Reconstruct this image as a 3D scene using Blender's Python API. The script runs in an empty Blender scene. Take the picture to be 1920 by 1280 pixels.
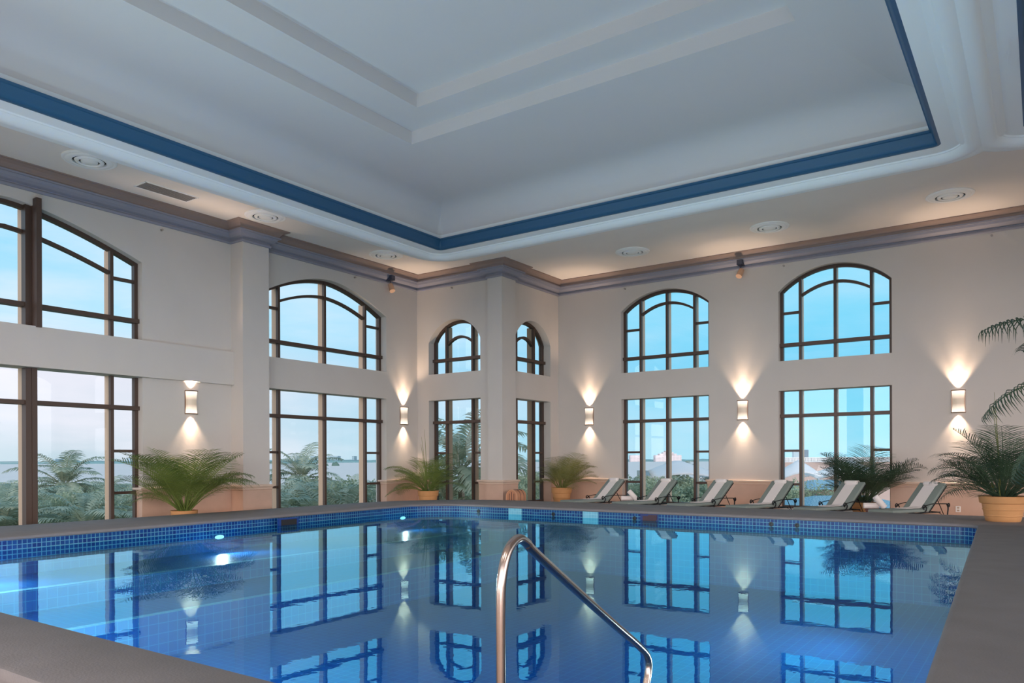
import bpy, bmesh, math, random
from mathutils import Vector, Matrix
random.seed(7)
S = bpy.context.scene
COL = S.collection
PI = math.pi
def lin(c):
    return tuple(((v/255)/12.92 if v/255 <= .04045 else ((v/255+.055)/1.055)**2.4) for v in c)+(1,)

# ------------------------------------------------------------ camera
cd = bpy.data.cameras.new('camera'); cam = bpy.data.objects.new('camera', cd); COL.objects.link(cam)
YAW, ROLL = 0.6087, -0.0036
fw = Vector((-math.sin(YAW), math.cos(YAW), 0)); rt = Vector((math.cos(YAW), math.sin(YAW), 0)); up = Vector((0, 0, 1))
r2 = rt*math.cos(ROLL)+up*math.sin(ROLL); u2 = up*math.cos(ROLL)-rt*math.sin(ROLL)
M = Matrix((r2, u2, -fw)).transposed().to_4x4(); M.translation = (0, 0, 1.62)
cam.matrix_world = M
cd.sensor_width = 36; cd.lens = 1423.5/1920*36; cd.shift_y = (862.4-640)/1920
cd.clip_end = 30000; cd.clip_start = .05
S.camera = cam
S.view_settings.view_transform = 'Standard'; S.view_settings.look = 'None'
S.view_settings.exposure = 0.0; S.view_settings.gamma = 1; S.view_settings.use_curve_mapping = False

# ------------------------------------------------------------ sky
w = bpy.data.worlds.new('sky'); S.world = w; w.use_nodes = True
nt = w.node_tree; N = nt.nodes; L = nt.links
for n in list(N): N.remove(n)
def nn(t, **k):
    n = N.new(t)
    for a, b in k.items(): setattr(n, a, b)
    return n
def mathn(op, a, b=None, c=None, clamp=False):
    n = nn('ShaderNodeMath', operation=op, use_clamp=clamp)
    for i, v in enumerate((a, b, c)):
        if v is None: continue
        if isinstance(v, (int, float)): n.inputs[i].default_value = v
        else: L.new(v, n.inputs[i])
    return n.outputs[0]
tc = nn('ShaderNodeTexCoord'); vec = tc.outputs['Generated']
sx = nn('ShaderNodeSeparateXYZ'); L.new(vec, sx.inputs[0])
def ramp(fac, stops):
    r = nn('ShaderNodeValToRGB'); L.new(fac, r.inputs[0])
    e = r.color_ramp.elements
    while len(e) < len(stops): e.new(.5)
    for i, (p, c) in enumerate(stops): e[i].position = p; e[i].color = lin(c)
    return r.outputs[0]
elev = mathn('MAXIMUM', sx.outputs[2], 0)
west = ramp(elev, [(0, (176, 196, 206)), (.05, (196, 205, 216)), (.10, (206, 209, 220)), (.16, (172, 211, 230)), (.30, (120, 196, 229)), (1, (80, 150, 200))])
north = ramp(elev, [(0, (140, 203, 222)), (.05, (122, 200, 224)), (.12, (104, 192, 224)), (.3, (126, 205, 230)), (1, (80, 150, 200))])
azf = mathn('SMOOTHSTEP', sx.outputs[1], .0, 1.0) if False else mathn('MULTIPLY_ADD', sx.outputs[1], 2.1, -1.05, clamp=True)
m1 = nn('ShaderNodeMix', data_type='RGBA'); L.new(azf, m1.inputs[0]); L.new(west, m1.inputs[6]); L.new(north, m1.inputs[7])
# clouds
mp = nn('ShaderNodeMapping'); L.new(vec, mp.inputs[0]); mp.inputs[3].default_value = (1.6, 1.6, 7)
nz = nn('ShaderNodeTexNoise'); L.new(mp.outputs[0], nz.inputs[0]); nz.inputs['Scale'].default_value = 1.9; nz.inputs['Detail'].default_value = 7; nz.inputs['Roughness'].default_value = .55
cl = mathn('MULTIPLY_ADD', nz.outputs['Fac'], 3.6, -1.6, clamp=True)
cl = mathn('MULTIPLY', cl, mathn('MULTIPLY_ADD', azf, -.42, .62))
m2 = nn('ShaderNodeMix', data_type='RGBA'); L.new(cl, m2.inputs[0]); L.new(m1.outputs[2], m2.inputs[6]); m2.inputs[7].default_value = lin((232, 226, 234))
gain = nn('ShaderNodeVectorMath', operation='SCALE'); L.new(m2.outputs[2], gain.inputs[0]); gain.inputs['Scale'].default_value = 1.32
# warm glow added to the unseen sky behind the camera to light the hall
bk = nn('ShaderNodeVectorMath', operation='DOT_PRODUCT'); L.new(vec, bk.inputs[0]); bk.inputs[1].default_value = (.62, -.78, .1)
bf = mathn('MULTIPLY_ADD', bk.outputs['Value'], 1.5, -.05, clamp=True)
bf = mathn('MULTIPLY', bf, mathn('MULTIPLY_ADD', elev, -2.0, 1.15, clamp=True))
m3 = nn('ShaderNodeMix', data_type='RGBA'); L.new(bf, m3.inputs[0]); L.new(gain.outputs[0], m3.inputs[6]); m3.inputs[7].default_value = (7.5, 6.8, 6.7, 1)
below = mathn('LESS_THAN', sx.outputs[2], -.002)
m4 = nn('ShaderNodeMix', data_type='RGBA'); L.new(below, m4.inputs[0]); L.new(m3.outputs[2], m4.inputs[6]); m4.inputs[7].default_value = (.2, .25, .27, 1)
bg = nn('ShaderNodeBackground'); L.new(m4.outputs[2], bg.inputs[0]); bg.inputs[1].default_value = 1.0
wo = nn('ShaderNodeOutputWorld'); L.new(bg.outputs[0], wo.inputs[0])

# added unseen fill lights behind the camera, aimed up and down
def area(name, loc, target, sx_, sy_, e, col):
    ld = bpy.data.lights.new(name, 'AREA'); ld.shape = 'RECTANGLE'; ld.size = sx_; ld.size_y = sy_; ld.energy = e; ld.color = col
    o = bpy.data.objects.new(name, ld); COL.objects.link(o); o.location = loc
    o.rotation_euler = (Vector(target)-Vector(loc)).to_track_quat('-Z', 'Y').to_euler(); return o
area('added_fill_up', (-9, -3.5, .8), (-9, 2, 9.5), 6, 1.5, 150, (.98, .95, 1))
area('added_fill_up', (4, -3.5, .8), (2, 2, 9.5), 6, 1.5, 150, (.98, .95, 1))
for x_ in (-12, -4, 4): area('added_fill_down', (x_, -4, 8.05), (x_+.01, -3.2, 0), 3, 2, 260, (1, .95, .9))

# ------------------------------------------------------------ materials
def mat(name, col, rough=.6, metal=0, noise=None, bump=0, bscale=40, emis=None, estr=0, spec=.5, coat=0):
    m = bpy.data.materials.new(name); m.use_nodes = True
    t = m.node_tree; b = t.nodes['Principled BSDF']
    c = lin(col) if max(col) > 1 else tuple(col)+(1,)
    b.inputs['Base Color'].default_value = c; b.inputs['Roughness'].default_value = rough; b.inputs['Metallic'].default_value = metal
    b.inputs['Specular IOR Level'].default_value = spec; b.inputs['Coat Weight'].default_value = coat
    tcn = t.nodes.new('ShaderNodeTexCoord')
    if noise:
        sc, amt = noise
        nz = t.nodes.new('ShaderNodeTexNoise'); nz.inputs['Scale'].default_value = sc; nz.inputs['Detail'].default_value = 5
        t.links.new(tcn.outputs['Object'], nz.inputs[0])
        mx = t.nodes.new('ShaderNodeMix'); mx.data_type = 'RGBA'
        mx.inputs[6].default_value = tuple(v*(1-amt) for v in c[:3])+(1,); mx.inputs[7].default_value = tuple(min(1, v*(1+amt)) for v in c[:3])+(1,)
        t.links.new(nz.outputs['Fac'], mx.inputs[0]); t.links.new(mx.outputs[2], b.inputs['Base Color'])
    if bump:
        n2 = t.nodes.new('ShaderNodeTexNoise'); n2.inputs['Scale'].default_value = bscale; n2.inputs['Detail'].default_value = 4
        t.links.new(tcn.outputs['Object'], n2.inputs[0])
        bp = t.nodes.new('ShaderNodeBump'); bp.inputs['Strength'].default_value = bump; bp.inputs['Distance'].default_value = .02 if bscale < 100 else .0015
        t.links.new(n2.outputs['Fac'], bp.inputs['Height']); t.links.new(bp.outputs[0], b.inputs['Normal'])
    if emis:
        b.inputs['Emission Color'].default_value = tuple(emis)+(1,); b.inputs['Emission Strength'].default_value = estr
    return m
WALL = mat('wall_plaster', (206, 197, 190), .85, noise=(1.2, .04), bump=.08, bscale=12)
CEIL = mat('ceiling_plaster', (218, 212, 212), .9, noise=(.6, .03))
RINGM = mat('ring_plaster', (244, 246, 248), .8)
SOFF = mat('soffit_plaster', (236, 226, 218), .85, noise=(1, .03))
CORN = mat('cornice_paint', (142, 140, 152), .6)
BLUE = mat('blue_trim_paint', (44, 92, 128), .5)
MARB = mat('pink_marble', (206, 172, 152), .35, noise=(3, .12))
MARBC = mat('marble_cap', (216, 190, 172), .35, noise=(5, .08))
DECK = mat('deck_stone', (128, 122, 122), .75, noise=(2.5, .16), bump=.25, bscale=60)
FLOORM = mat('floor_tile', (190, 160, 130), .5, noise=(3, .1))
BRONZE = mat('bronze_frame', (84, 66, 58), .45, metal=.25)
LITSIDE = mat('lit_mullion_side', (214, 176, 146), .5)  # lighter than the bronze: stands in for warm light on the mullion sides
IRON = mat('wrought_iron', (30, 32, 36), .45, metal=.6)
STEEL = mat('brushed_steel', (190, 170, 160), .22, metal=1, noise=(9, .12))
CUSH = mat('sage_fabric', (134, 144, 138), .9, bump=.15, bscale=300)
TOWEL = mat('white_terry', (238, 228, 224), .95, bump=.4, bscale=220)
TERRA = mat('terracotta', (206, 150, 98), .75, noise=(6, .1))
SOIL = mat('soil', (50, 38, 30), .95, bump=.5, bscale=30)
WOOD = mat('bin_wood', (196, 138, 104), .55, noise=(4, .14))
WOODT = mat('table_wood', (96, 48, 44), .5, noise=(5, .2))
VENTM = mat('vent_white', (244, 242, 240), .6)
DARK = mat('dark_gap', (40, 38, 40), .8)
GRILLE = mat('grille_metal', (150, 142, 138), .5)
LAMPB = mat('lamp_beige', (200, 160, 132), .5)
LAMPF = mat('lamp_face', (244, 204, 176), .5, emis=(1, .72, .55), estr=.25)
DBLUE = mat('bracket_grey', (58, 62, 80), .5)
def leafmat(name, a, b, tr=.25):
    m = mat(name, a, .5)
    t = m.node_tree; bs = t.nodes['Principled BSDF']
    tcn = t.nodes.new('ShaderNodeTexCoord')
    nz = t.nodes.new('ShaderNodeTexNoise'); nz.inputs['Scale'].default_value = 2.2
    t.links.new(tcn.outputs['Object'], nz.inputs[0])
    rp = t.nodes.new('ShaderNodeValToRGB'); rp.color_ramp.elements[0].position = .35; rp.color_ramp.elements[1].position = .65
    rp.color_ramp.elements[0].color = lin(a); rp.color_ramp.elements[1].color = lin(b)
    t.links.new(nz.outputs['Fac'], rp.inputs[0]); t.links.new(rp.outputs[0], bs.inputs['Base Color'])
    tl = t.nodes.new('ShaderNodeBsdfTranslucent'); t.links.new(rp.outputs[0], tl.inputs[0])
    mx = t.nodes.new('ShaderNodeMixShader'); mx.inputs[0].default_value = tr
    t.links.new(bs.outputs[0], mx.inputs[1]); t.links.new(tl.outputs[0], mx.inputs[2])
    t.links.new(mx.outputs[0], t.nodes['Material Output'].inputs[0])
    return m
LEAF = leafmat('areca_leaf', (92, 116, 52), (158, 170, 92))
LEAFD = leafmat('palm_leaf_dark', (44, 68, 54), (96, 120, 90))
LEAFY = leafmat('palm_leaf_olive', (104, 112, 58), (160, 158, 96))
LEAFE = leafmat('hazed_palm_leaf', (134, 148, 126), (182, 186, 160), .3)  # haze is put into the paler palm leaf colours
LEAFB = leafmat('hazed_tree_leaf', (128, 146, 122), (176, 184, 150), .3)  # paler leaf tones carry the haze over the trees
TRUNK = mat('palm_trunk', (140, 128, 116), .9, noise=(4, .2))
STEM = mat('green_stem', (120, 124, 66), .6)

def glassmat():
    m = bpy.data.materials.new('window_glass'); m.use_nodes = True; t = m.node_tree
    for n in list(t.nodes): t.nodes.remove(n)
    o = t.nodes.new('ShaderNodeOutputMaterial'); tr = t.nodes.new('ShaderNodeBsdfTransparent'); tr.inputs[0].default_value = (.97, .99, 1, 1)
    gl = t.nodes.new('ShaderNodeBsdfGlossy'); gl.inputs['Roughness'].default_value = 0.0
    fr = t.nodes.new('ShaderNodeFresnel'); fr.inputs[0].default_value = 1.45
    mx = t.nodes.new('ShaderNodeMixShader')
    t.links.new(fr.outputs[0], mx.inputs[0]); t.links.new(tr.outputs[0], mx.inputs[1]); t.links.new(gl.outputs[0], mx.inputs[2]); t.links.new(mx.outputs[0], o.inputs[0])
    return m
GLASS = glassmat()
def watermat():
    m = bpy.data.materials.new('pool_water'); m.use_nodes = True; t = m.node_tree
    for n in list(t.nodes): t.nodes.remove(n)
    o = t.nodes.new('ShaderNodeOutputMaterial'); tr = t.nodes.new('ShaderNodeBsdfTransparent'); tr.inputs[0].default_value = (.40, .84, .94, 1)
    gl = t.nodes.new('ShaderNodeBsdfGlossy'); gl.inputs['Roughness'].default_value = 0.0; gl.inputs['Color'].default_value = (.46, .91, 1, 1)
    fr = t.nodes.new('ShaderNodeFresnel'); fr.inputs[0].default_value = 2.35
    tcn = t.nodes.new('ShaderNodeTexCoord')
    n1 = t.nodes.new('ShaderNodeTexNoise'); n1.inputs['Scale'].default_value = 1.1; n1.inputs['Detail'].default_value = 2
    n2 = t.nodes.new('ShaderNodeTexNoise'); n2.inputs['Scale'].default_value = 7; n2.inputs['Detail'].default_value = 2
    t.links.new(tcn.outputs['Object'], n1.inputs[0]); t.links.new(tcn.outputs['Object'], n2.inputs[0])
    b1 = t.nodes.new('ShaderNodeBump'); b1.inputs['Strength'].default_value = .05; b1.inputs['Distance'].default_value = .02
    b2 = t.nodes.new('ShaderNodeBump'); b2.inputs['Strength'].default_value = .03; b2.inputs['Distance'].default_value = .01
    t.links.new(n1.outputs['Fac'], b1.inputs['Height']); t.links.new(n2.outputs['Fac'], b2.inputs['Height']); t.links.new(b1.outputs[0], b2.inputs['Normal'])
    for n in (gl, fr): t.links.new(b2.outputs[0], n.inputs['Normal'])
    mx = t.nodes.new('ShaderNodeMixShader')
    t.links.new(fr.outputs[0], mx.inputs[0]); t.links.new(tr.outputs[0], mx.inputs[1]); t.links.new(gl.outputs[0], mx.inputs[2]); t.links.new(mx.outputs[0], o.inputs[0])
    return m
WATER = watermat()
def tilemat(name, c1, c2, grout, size, mortar):
    m = mat(name, c1, .35, spec=.3); t = m.node_tree; b = t.nodes['Principled BSDF']
    uv = t.nodes.new('ShaderNodeUVMap')
    br = t.nodes.new('ShaderNodeTexBrick'); br.offset = 0; br.inputs['Scale'].default_value = 1
    br.inputs['Color1'].default_value = lin(c1); br.inputs['Color2'].default_value = lin(c2); br.inputs['Mortar'].default_value = lin(grout)
    br.inputs['Brick Width'].default_value = size; br.inputs['Row Height'].default_value = size; br.inputs['Mortar Size'].default_value = mortar; br.inputs['Bias'].default_value = 0
    t.links.new(uv.outputs[0], br.inputs[0]); t.links.new(br.outputs[0], b.inputs['Base Color'])
    return m
BAND = tilemat('waterline_tile', (5, 44, 112), (14, 74, 136), (96, 158, 180), .078, .006)
PTILE = tilemat('pool_tile', (6, 92, 176), (8, 102, 186), (50, 150, 205), .15, .005)
STEPT = tilemat('step_edge_tile', (120, 200, 235), (140, 214, 240), (190, 230, 245), .1, .008)

# ------------------------------------------------------------ mesh helpers
def obj(name, bm, m, parent=None, smooth=False, ang=None):
    me = bpy.data.meshes.new(name); bm.normal_update(); bm.to_mesh(me); bm.free()
    if isinstance(m, (list, tuple)):
        for k in m: me.materials.append(k)
    else: me.materials.append(m)
    if smooth:
        me.polygons.foreach_set('use_smooth', [True]*len(me.polygons))
        if ang: 
            try: me.set_sharp_from_angle(angle=math.radians(ang))
            except Exception: pass
    o = bpy.data.objects.new(name, me); COL.objects.link(o)
    if parent: o.parent = parent
    return o
def empty(name, loc=(0, 0, 0), rz=0):
    o = bpy.data.objects.new(name, None); COL.objects.link(o); o.location = loc; o.rotation_euler = (0, 0, rz); o.empty_display_size = .2
    return o
def tag(o, label, cat, group=None):
    o['label'] = label; o['category'] = cat
    if group: o['group'] = group
    return o
def struct(o): o['kind'] = 'structure'; return o
def BM(): return bmesh.new()
def box(bm, x0, x1, y0, y1, z0, z1, mtx=None, mi=0, bev=0):
    r = bmesh.ops.create_cube(bm, size=1)
    vs = r['verts']
    for v in vs:
        v.co = Vector(((x0+x1)/2+v.co.x*(x1-x0), (y0+y1)/2+v.co.y*(y1-y0), (z0+z1)/2+v.co.z*(z1-z0)))
    if bev:
        es = list({e for v in vs for e in v.link_edges})
        r2 = bmesh.ops.bevel(bm, geom=es, offset=bev, segments=3, profile=.5, affect='EDGES')
        vs = list({v for v in r2['verts']} | {v for v in vs if v.is_valid})
    if mtx:
        for v in vs: v.co = mtx @ v.co
    if mi:
        for f in {f for v in vs for f in v.link_faces}: f.material_index = mi
    return vs
def tube(bm, pts, r, n=8, cap=True):
    pts = [Vector(p) for p in pts]; rings = []
    prev = None
    for i, p in enumerate(pts):
        d = (pts[min(i+1, len(pts)-1)]-pts[max(i-1, 0)]).normalized()
        if prev is None:
            a = Vector((0, 0, 1)) if abs(d.z) < .9 else Vector((1, 0, 0))
            x = d.cross(a).normalized()
        else:
            x = (prev-d*prev.dot(d)).normalized()
        prev = x; y = d.cross(x)
        rr = r[i] if isinstance(r, (list, tuple)) else r
        rings.append([bm.verts.new(p+(x*math.cos(2*PI*k/n)+y*math.sin(2*PI*k/n))*rr) for k in range(n)])
    for a, b in zip(rings, rings[1:]):
        for k in range(n): bm.faces.new((a[k], a[(k+1) % n], b[(k+1) % n], b[k]))
    if cap:
        bm.faces.new(rings[0][::-1]); bm.faces.new(rings[-1])
def lathe(bm, prof, n=32, c=(0, 0, 0), caps=True):
    rings = [[bm.verts.new((c[0]+r*math.cos(2*PI*k/n), c[1]+r*math.sin(2*PI*k/n), c[2]+z)) for k in range(n)] for r, z in prof]
    for a, b in zip(rings, rings[1:]):
        for k in range(n): bm.faces.new((a[k], a[(k+1) % n], b[(k+1) % n], b[k]))
    if caps:
        bm.faces.new(rings[0][::-1]); bm.faces.new(rings[-1])
def spline(pts, k=6):
    P = [Vector(p) for p in pts]; out = []
    for i in range(len(P)-1):
        p0 = P[max(i-1, 0)]; p1 = P[i]; p2 = P[i+1]; p3 = P[min(i+2, len(P)-1)]
        for j in range(k):
            t = j/k
            out.append(.5*((2*p1)+(p2-p0)*t+(2*p0-5*p1+4*p2-p3)*t*t+(3*p1-p0-3*p2+p3)*t**3))
    out.append(P[-1]); return out
def copy_tree(o, parent=None):
    c = o.copy(); COL.objects.link(c)
    if parent: c.parent = parent
    for ch in list(o.children): copy_tree(ch, c)
    return c
def at(px, d, z=0.):
    "point seen along a bearing at depth d"
    t = (px-960)/1423.5
    p = fw*d+rt*(t*d); return Vector((p.x, p.y, z))

# ------------------------------------------------------------ room measurements
XW1, XW2, YC, XC, YB = -18.4, -18.22, 20.26, -14.54, 23.86   # left wall (two bays), corner block, back wall
ZS = 8.10                                                  # soffit
T = .5
BB, BT = 3.72, 4.63                                        # spandrel band
def archz(t, spring, rise):
    "segmental arch; t runs -1..1 across the opening"
    if rise in (.80, .76): return spring+rise*(1-min(1, abs(t))**{.80: 1.5, .76: 1.75}[rise])
    h = {1.02: 2.54, .72: 1.14}.get(rise, 1.58)
    R = (h*h+rise*rise)/(2*rise); t = max(-1, min(1, t))
    return spring+rise-R+math.sqrt(max(0, R*R-(t*h)**2))

def wall(name, O, U, s0, s1, ops, Nin, m=WALL, z1=ZS+.1, T=T):
    """wall in plane through O along U; Nin points into the room. ops: (a,b,spring,rise,band,ztop_band,zbot)"""
    bm = BM(); O = Vector(O); U = Vector(U); Nn = Vector(Nin)
    cols = []; s = s0
    for (a, b, sp, ri, band, sill) in sorted(ops):
        if a > s: cols.append((s, a, None))
        n = 28
        for k in range(n): cols.append((a+(b-a)*k/n, a+(b-a)*(k+1)/n, (a, b, sp, ri, band, sill)))
        s = b
    if s < s1: cols.append((s, s1, None))
    def P(s, z, d): return O+U*s+Vector((0, 0, z))-Nn*d
    def quad(*p): bm.faces.new([bm.verts.new(q) for q in p])
    for (a, b, op) in cols:
        iv = []
        if op is None: iv = [((-.3, -.3), (z1, z1))]
        else:
            A, B, sp, ri, band, sill = op
            if sill > -.3: iv.append(((-.3, -.3), (sill, sill)))
            if band: iv.append(((BB, BB), (BT, BT)))
            c = (A+B)/2; h = (B-A)/2
            iv.append(((archz((a-c)/h, sp, ri), archz((b-c)/h, sp, ri)), (z1, z1)))
        for (l0, l1), (h0, h1) in iv:
            quad(P(a, l0, 0), P(b, l1, 0), P(b, h1, 0), P(a, h0, 0))
            quad(P(a, l0, T), P(a, h0, T), P(b, h1, T), P(b, l1, T))
            quad(P(a, l0, 0), P(a, l0, T), P(b, l1, T), P(b, l1, 0))
            quad(P(a, h0, 0), P(b, h1, 0), P(b, h1, T), P(a, h0, T))
            # side faces
            if op is None or abs(a-op[0]) < 1e-6 or abs(b-op[1]) < 1e-6:
                quad(P(a, l0, 0), P(a, h0, 0), P(a, h0, T), P(a, l0, T))
                quad(P(b, l1, 0), P(b, l1, T), P(b, h1, T), P(b, h1, 0))
    bmesh.ops.remove_doubles(bm, verts=bm.verts, dist=1e-4)
    bmesh.ops.recalc_face_normals(bm, faces=bm.faces)
    return struct(obj(name, bm, m))

# openings (along-wall coordinates are world y for left walls, world x for back walls)
W1 = (4.30, 10.28, 6.58, .80, True, .12)
W2 = (13.78, 18.70, 6.50, .76, True, .12)
WY = (-17.68, -15.40, 5.75, .72, True, .12)
WX = (21.05, 23.31, 5.75, .72, True, .12)
B1 = (-11.98, -8.83, 6.76, .60, True, .12)
B2 = (-6.62, -3.47, 6.76, .66, True, .12)
B3 = (3.2, 6.4, 6.76, .6, True, .12)
B4 = (8.6, 11.8, 6.76, .6, True, .12)
YR = -9.5; XR = 15.
wall('wall_left', (XW1, 0, 0), (0, 1, 0), YR, 13.2, [(-7.6, -2.5, 6.52, 1.02, True, .12), W1], (1, 0, 0))
wall('wall_left_far', (XW2, 0, 0), (0, 1, 0), 13.2, YC+.5, [W2], (1, 0, 0))
wall('wall_corner_front', (0, YC, 0), (1, 0, 0), XW2-.5, XC, [WY], (0, -1, 0))
wall('wall_corner_side', (XC, 0, 0), (0, 1, 0), YC, YB+.5, [WX], (1, 0, 0))
wall('wall_back', (0, YB, 0), (1, 0, 0), XC-.5, XR, [B1, B2, B3, B4], (0, -1, 0))
RO = [(-7.5+i*6.4, -2.2+i*6.4, 6.7, .7, False, .12) for i in range(5)]
wall('wall_right', (XR, 0, 0), (0, 1, 0), YR, YB+.5, RO, (-1, 0, 0))
FO = [(-16.5+i*6.2, -11.3+i*6.2, 6.7, .7, False, .12) for i in range(5)]
wall('wall_rear', (0, YR, 0), (1, 0, 0), XW1-.5, XR+.5, FO, (0, 1, 0))

# pilaster, protruding spandrel of the first bay, corner column
bm = BM(); box(bm, XW1-.1, -17.87, 12.81, 13.67, -.3, ZS+.05); struct(obj('wall_pilaster', bm, WALL))
bm = BM(); box(bm, XW1-.02, -18.27, -2.0, 12.81, BB, BT); struct(obj('trim_spandrel_left', bm, WALL))
bm = BM(); box(bm, -15.0, XC+.13, YC-.13, 20.92, -.3, ZS+.05); struct(obj('wall_corner_column', bm, WALL))

# floor slab of the hall
bm = BM(); 
def quadf(bm, pts, mi=0):
    f = bm.faces.new([bm.verts.new(p) for p in pts]); f.material_index = mi; return f

# ------------------------------------------------------------ swept profiles
def rrect(x0, x1, y0, y1, o, r, seg=8):
    "rounded rectangle expanded by o; r = 4 radii (ll, lr, ur, ul) at o = 0"
    x0 -= o; x1 += o; y0 -= o; y1 += o; pts = []
    for (cx, cy, a0, k) in ((x0, y0, PI, 0), (x1, y0, 1.5*PI, 1), (x1, y1, 0, 2), (x0, y1, .5*PI, 3)):
        R = max(.002, r[k]+o)
        sx_ = 1 if cx == x0 else -1; sy_ = 1 if cy == y0 else -1
        c = (cx+sx_*R, cy+sy_*R)
        for j in range(seg+1):
            a = a0+.5*PI*j/seg
            pts.append((c[0]+R*math.cos(a), c[1]+R*math.sin(a)))
    return pts
def loft(bm, rings, closed=True, mis=None):
    V = [[bm.verts.new(p) for p in r] for r in rings]
    for i, (a, b) in enumerate(zip(V, V[1:])):
        n = len(a)
        for k in range(n if closed else n-1):
            try:
                f = bm.faces.new((a[k], a[(k+1) % n], b[(k+1) % n], b[k]))
                if mis: f.material_index = mis[i]
            except ValueError: pass
    return V
def ringsweep(name, rect, r, prof, m, smooth=True, ang=35, close=False):
    bm = BM()
    P = prof+([prof[0]] if close else [])
    V = loft(bm, [[(x, y, z) for x, y in rrect(*rect, o, r)] for o, z in P])
    if close: bmesh.ops.remove_doubles(bm, verts=bm.verts, dist=1e-5)
    bmesh.ops.recalc_face_normals(bm, faces=bm.faces)
    return obj(name, bm, m, smooth=smooth, ang=ang)

TR1 = (-14.75, -1.66, 1.9, 17.42); TR2 = (-.22, 12.8, 1.9, 17.42)
RP = [(0, 8.35), (0, 7.9), (.40, 7.9), (.41, 7.87), (.43, 7.865), (.46, 7.80), (.52, 7.75), (.60, 7.735), (.68, 7.75), (.76, 7.79), (.80, 7.795), (.92, 7.80), (1.06, 7.85), (1.17, 7.93), (1.24, 8.02), (1.26, 8.14)]
BP = [(.04, 7.90), (-.02, 7.895), (-.02, 7.93), (-.045, 7.945), (-.07, 8.0), (-.085, 8.07), (-.12, 8.12), (-.125, 8.14), (-.15, 8.15), (-.15, 8.20), (.04, 8.22)]
ZC = 9.1
CP = [(.02, 8.15), (.02, 8.42), (0, 8.56), (-.06, 8.72), (-.17, 8.87), (-.32, 8.99), (-.5, 9.06), (-.75, ZC)]
for i, rect in enumerate((TR1, TR2)):
    struct(ringsweep('trim_%d' % (1+i), rect, (.12,)*4, RP, RINGM))
    struct(ringsweep('trim_%d' % (3+i), rect, (.12,)*4, BP, BLUE, close=True))
    bm = BM()
    V = loft(bm, [[(x, y, z) for x, y in rrect(*rect, o, (.12,)*4)] for o, z in CP])
    # ceiling plane with the recessed frames
    def rr(o0, z): return [bm.verts.new(p) for p in [(x, y, z) for x, y in rrect(rect[0]+o0, rect[1]-o0, rect[2]+o0, rect[3]-o0, 0, (.003,)*4)]]
    a0, a1 = (2.55, 3.48) if i == 0 else (2.4, 3.3)
    rect_f = [(-12.2, -3.42, 5.9, 13.4), (-11.27, -4.35, 6.85, 12.55)] if i == 0 else [(2., 10.4, 5.9, 13.4), (3., 9.4, 6.85, 12.55)]
    R1 = [[(x, y, z) for x, y in rrect(*rect_f[0], 0, (.003,)*4)] for z in (ZC, ZC+.3)]
    R2 = [[(x, y, z) for x, y in rrect(*rect_f[1], 0, (.003,)*4)] for z in (ZC+.3, ZC+.6)]
    last = [v.co.copy() for v in V[-1]]
    V2 = loft(bm, [last]+R1+R2)
    bm.faces.new(V2[-1])
    bmesh.ops.remove_doubles(bm, verts=bm.verts, dist=1e-4)
    bmesh.ops.recalc_face_normals(bm, faces=bm.faces)
    struct(obj('ceiling' if i == 0 else 'ceiling_second_tray', bm, CEIL, smooth=True, ang=25))
# soffit around both trays
bm = BM()
xs = [XW1-.5, TR1[0]-.9, TR1[1]+.5, TR2[0]-.5, TR2[1]+.9, XR+.5]; ys = [YR-.5, 1.0, 18.3, YB+.5]
for i in range(5):
    for j in range(3):
        if j == 1 and i in (1, 3): continue
        quadf(bm, [(xs[i], ys[j], ZS), (xs[i+1], ys[j], ZS), (xs[i+1], ys[j+1], ZS), (xs[i], ys[j+1], ZS)])
bmesh.ops.remove_doubles(bm, verts=bm.verts, dist=1e-4)
struct(obj('ceiling_soffit', bm, SOFF))
bm = BM(); box(bm, XW1-.6, XR+.6, YR-.6, YB+.6, 10.2, 10.4); struct(obj('ceiling_roof_slab', bm, CEIL))

# cornice along the walls, mitred
CPR = [(0, 7.62), (.035, 7.62), (.05, 7.65), (.05, 7.68), (.02, 7.70), (.02, 7.73), (.10, 7.76), (.16, 7.81), (.19, 7.87), (.24, 7.87), (.245, 7.91), (.20, 7.92), (.22, 7.97), (.28, 8.03), (.36, 8.07), (.42, 8.075), (.42, 8.12), (0, 8.12)]
def cornice(name, path, prof, m, closed=False):
    bm = BM(); P = [Vector((x, y)) for x, y in path]; n = len(P); rings = []
    def nrm(a, b):
        d = (b-a).normalized(); return Vector((d.y, -d.x))
    offs = []
    for i in range(n):
        if closed or 0 < i < n-1:
            n1 = nrm(P[i-1], P[i]); n2 = nrm(P[i], P[(i+1) % n]); q = n1+n2
            offs.append(q/(q.dot(n1)))
        elif i == 0: offs.append(nrm(P[0], P[1]))
        else: offs.append(nrm(P[-2], P[-1]))
    seq = list(range(n))+([0] if closed else [])
    for i in seq:
        rings.append([(P[i].x+offs[i].x*o, P[i].y+offs[i].y*o, z) for o, z in prof])
    loft(bm, rings, closed=True)
    bmesh.ops.remove_doubles(bm, verts=bm.verts, dist=1e-5)
    bmesh.ops.recalc_face_normals(bm, faces=bm.faces)
    return struct(obj(name, bm, m))
path = [(XW1, YR), (XW1, 12.81), (-17.87, 12.81), (-17.87, 13.67), (XW2, 13.67), (XW2, YC), (-15.0, YC), (-15.0, YC-.13), (XC+.13, YC-.13), (XC+.13, 20.92), (XC, 20.92), (XC, YB), (XR, YB), (XR, YR)]
co = cornice('trim_5', path, CPR, CORN, closed=True)
co.data.materials.append(mat('cornice_cove_shade', (150, 128, 120), .65))  # browner tone paints in the lack of light on the upper cornice
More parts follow.
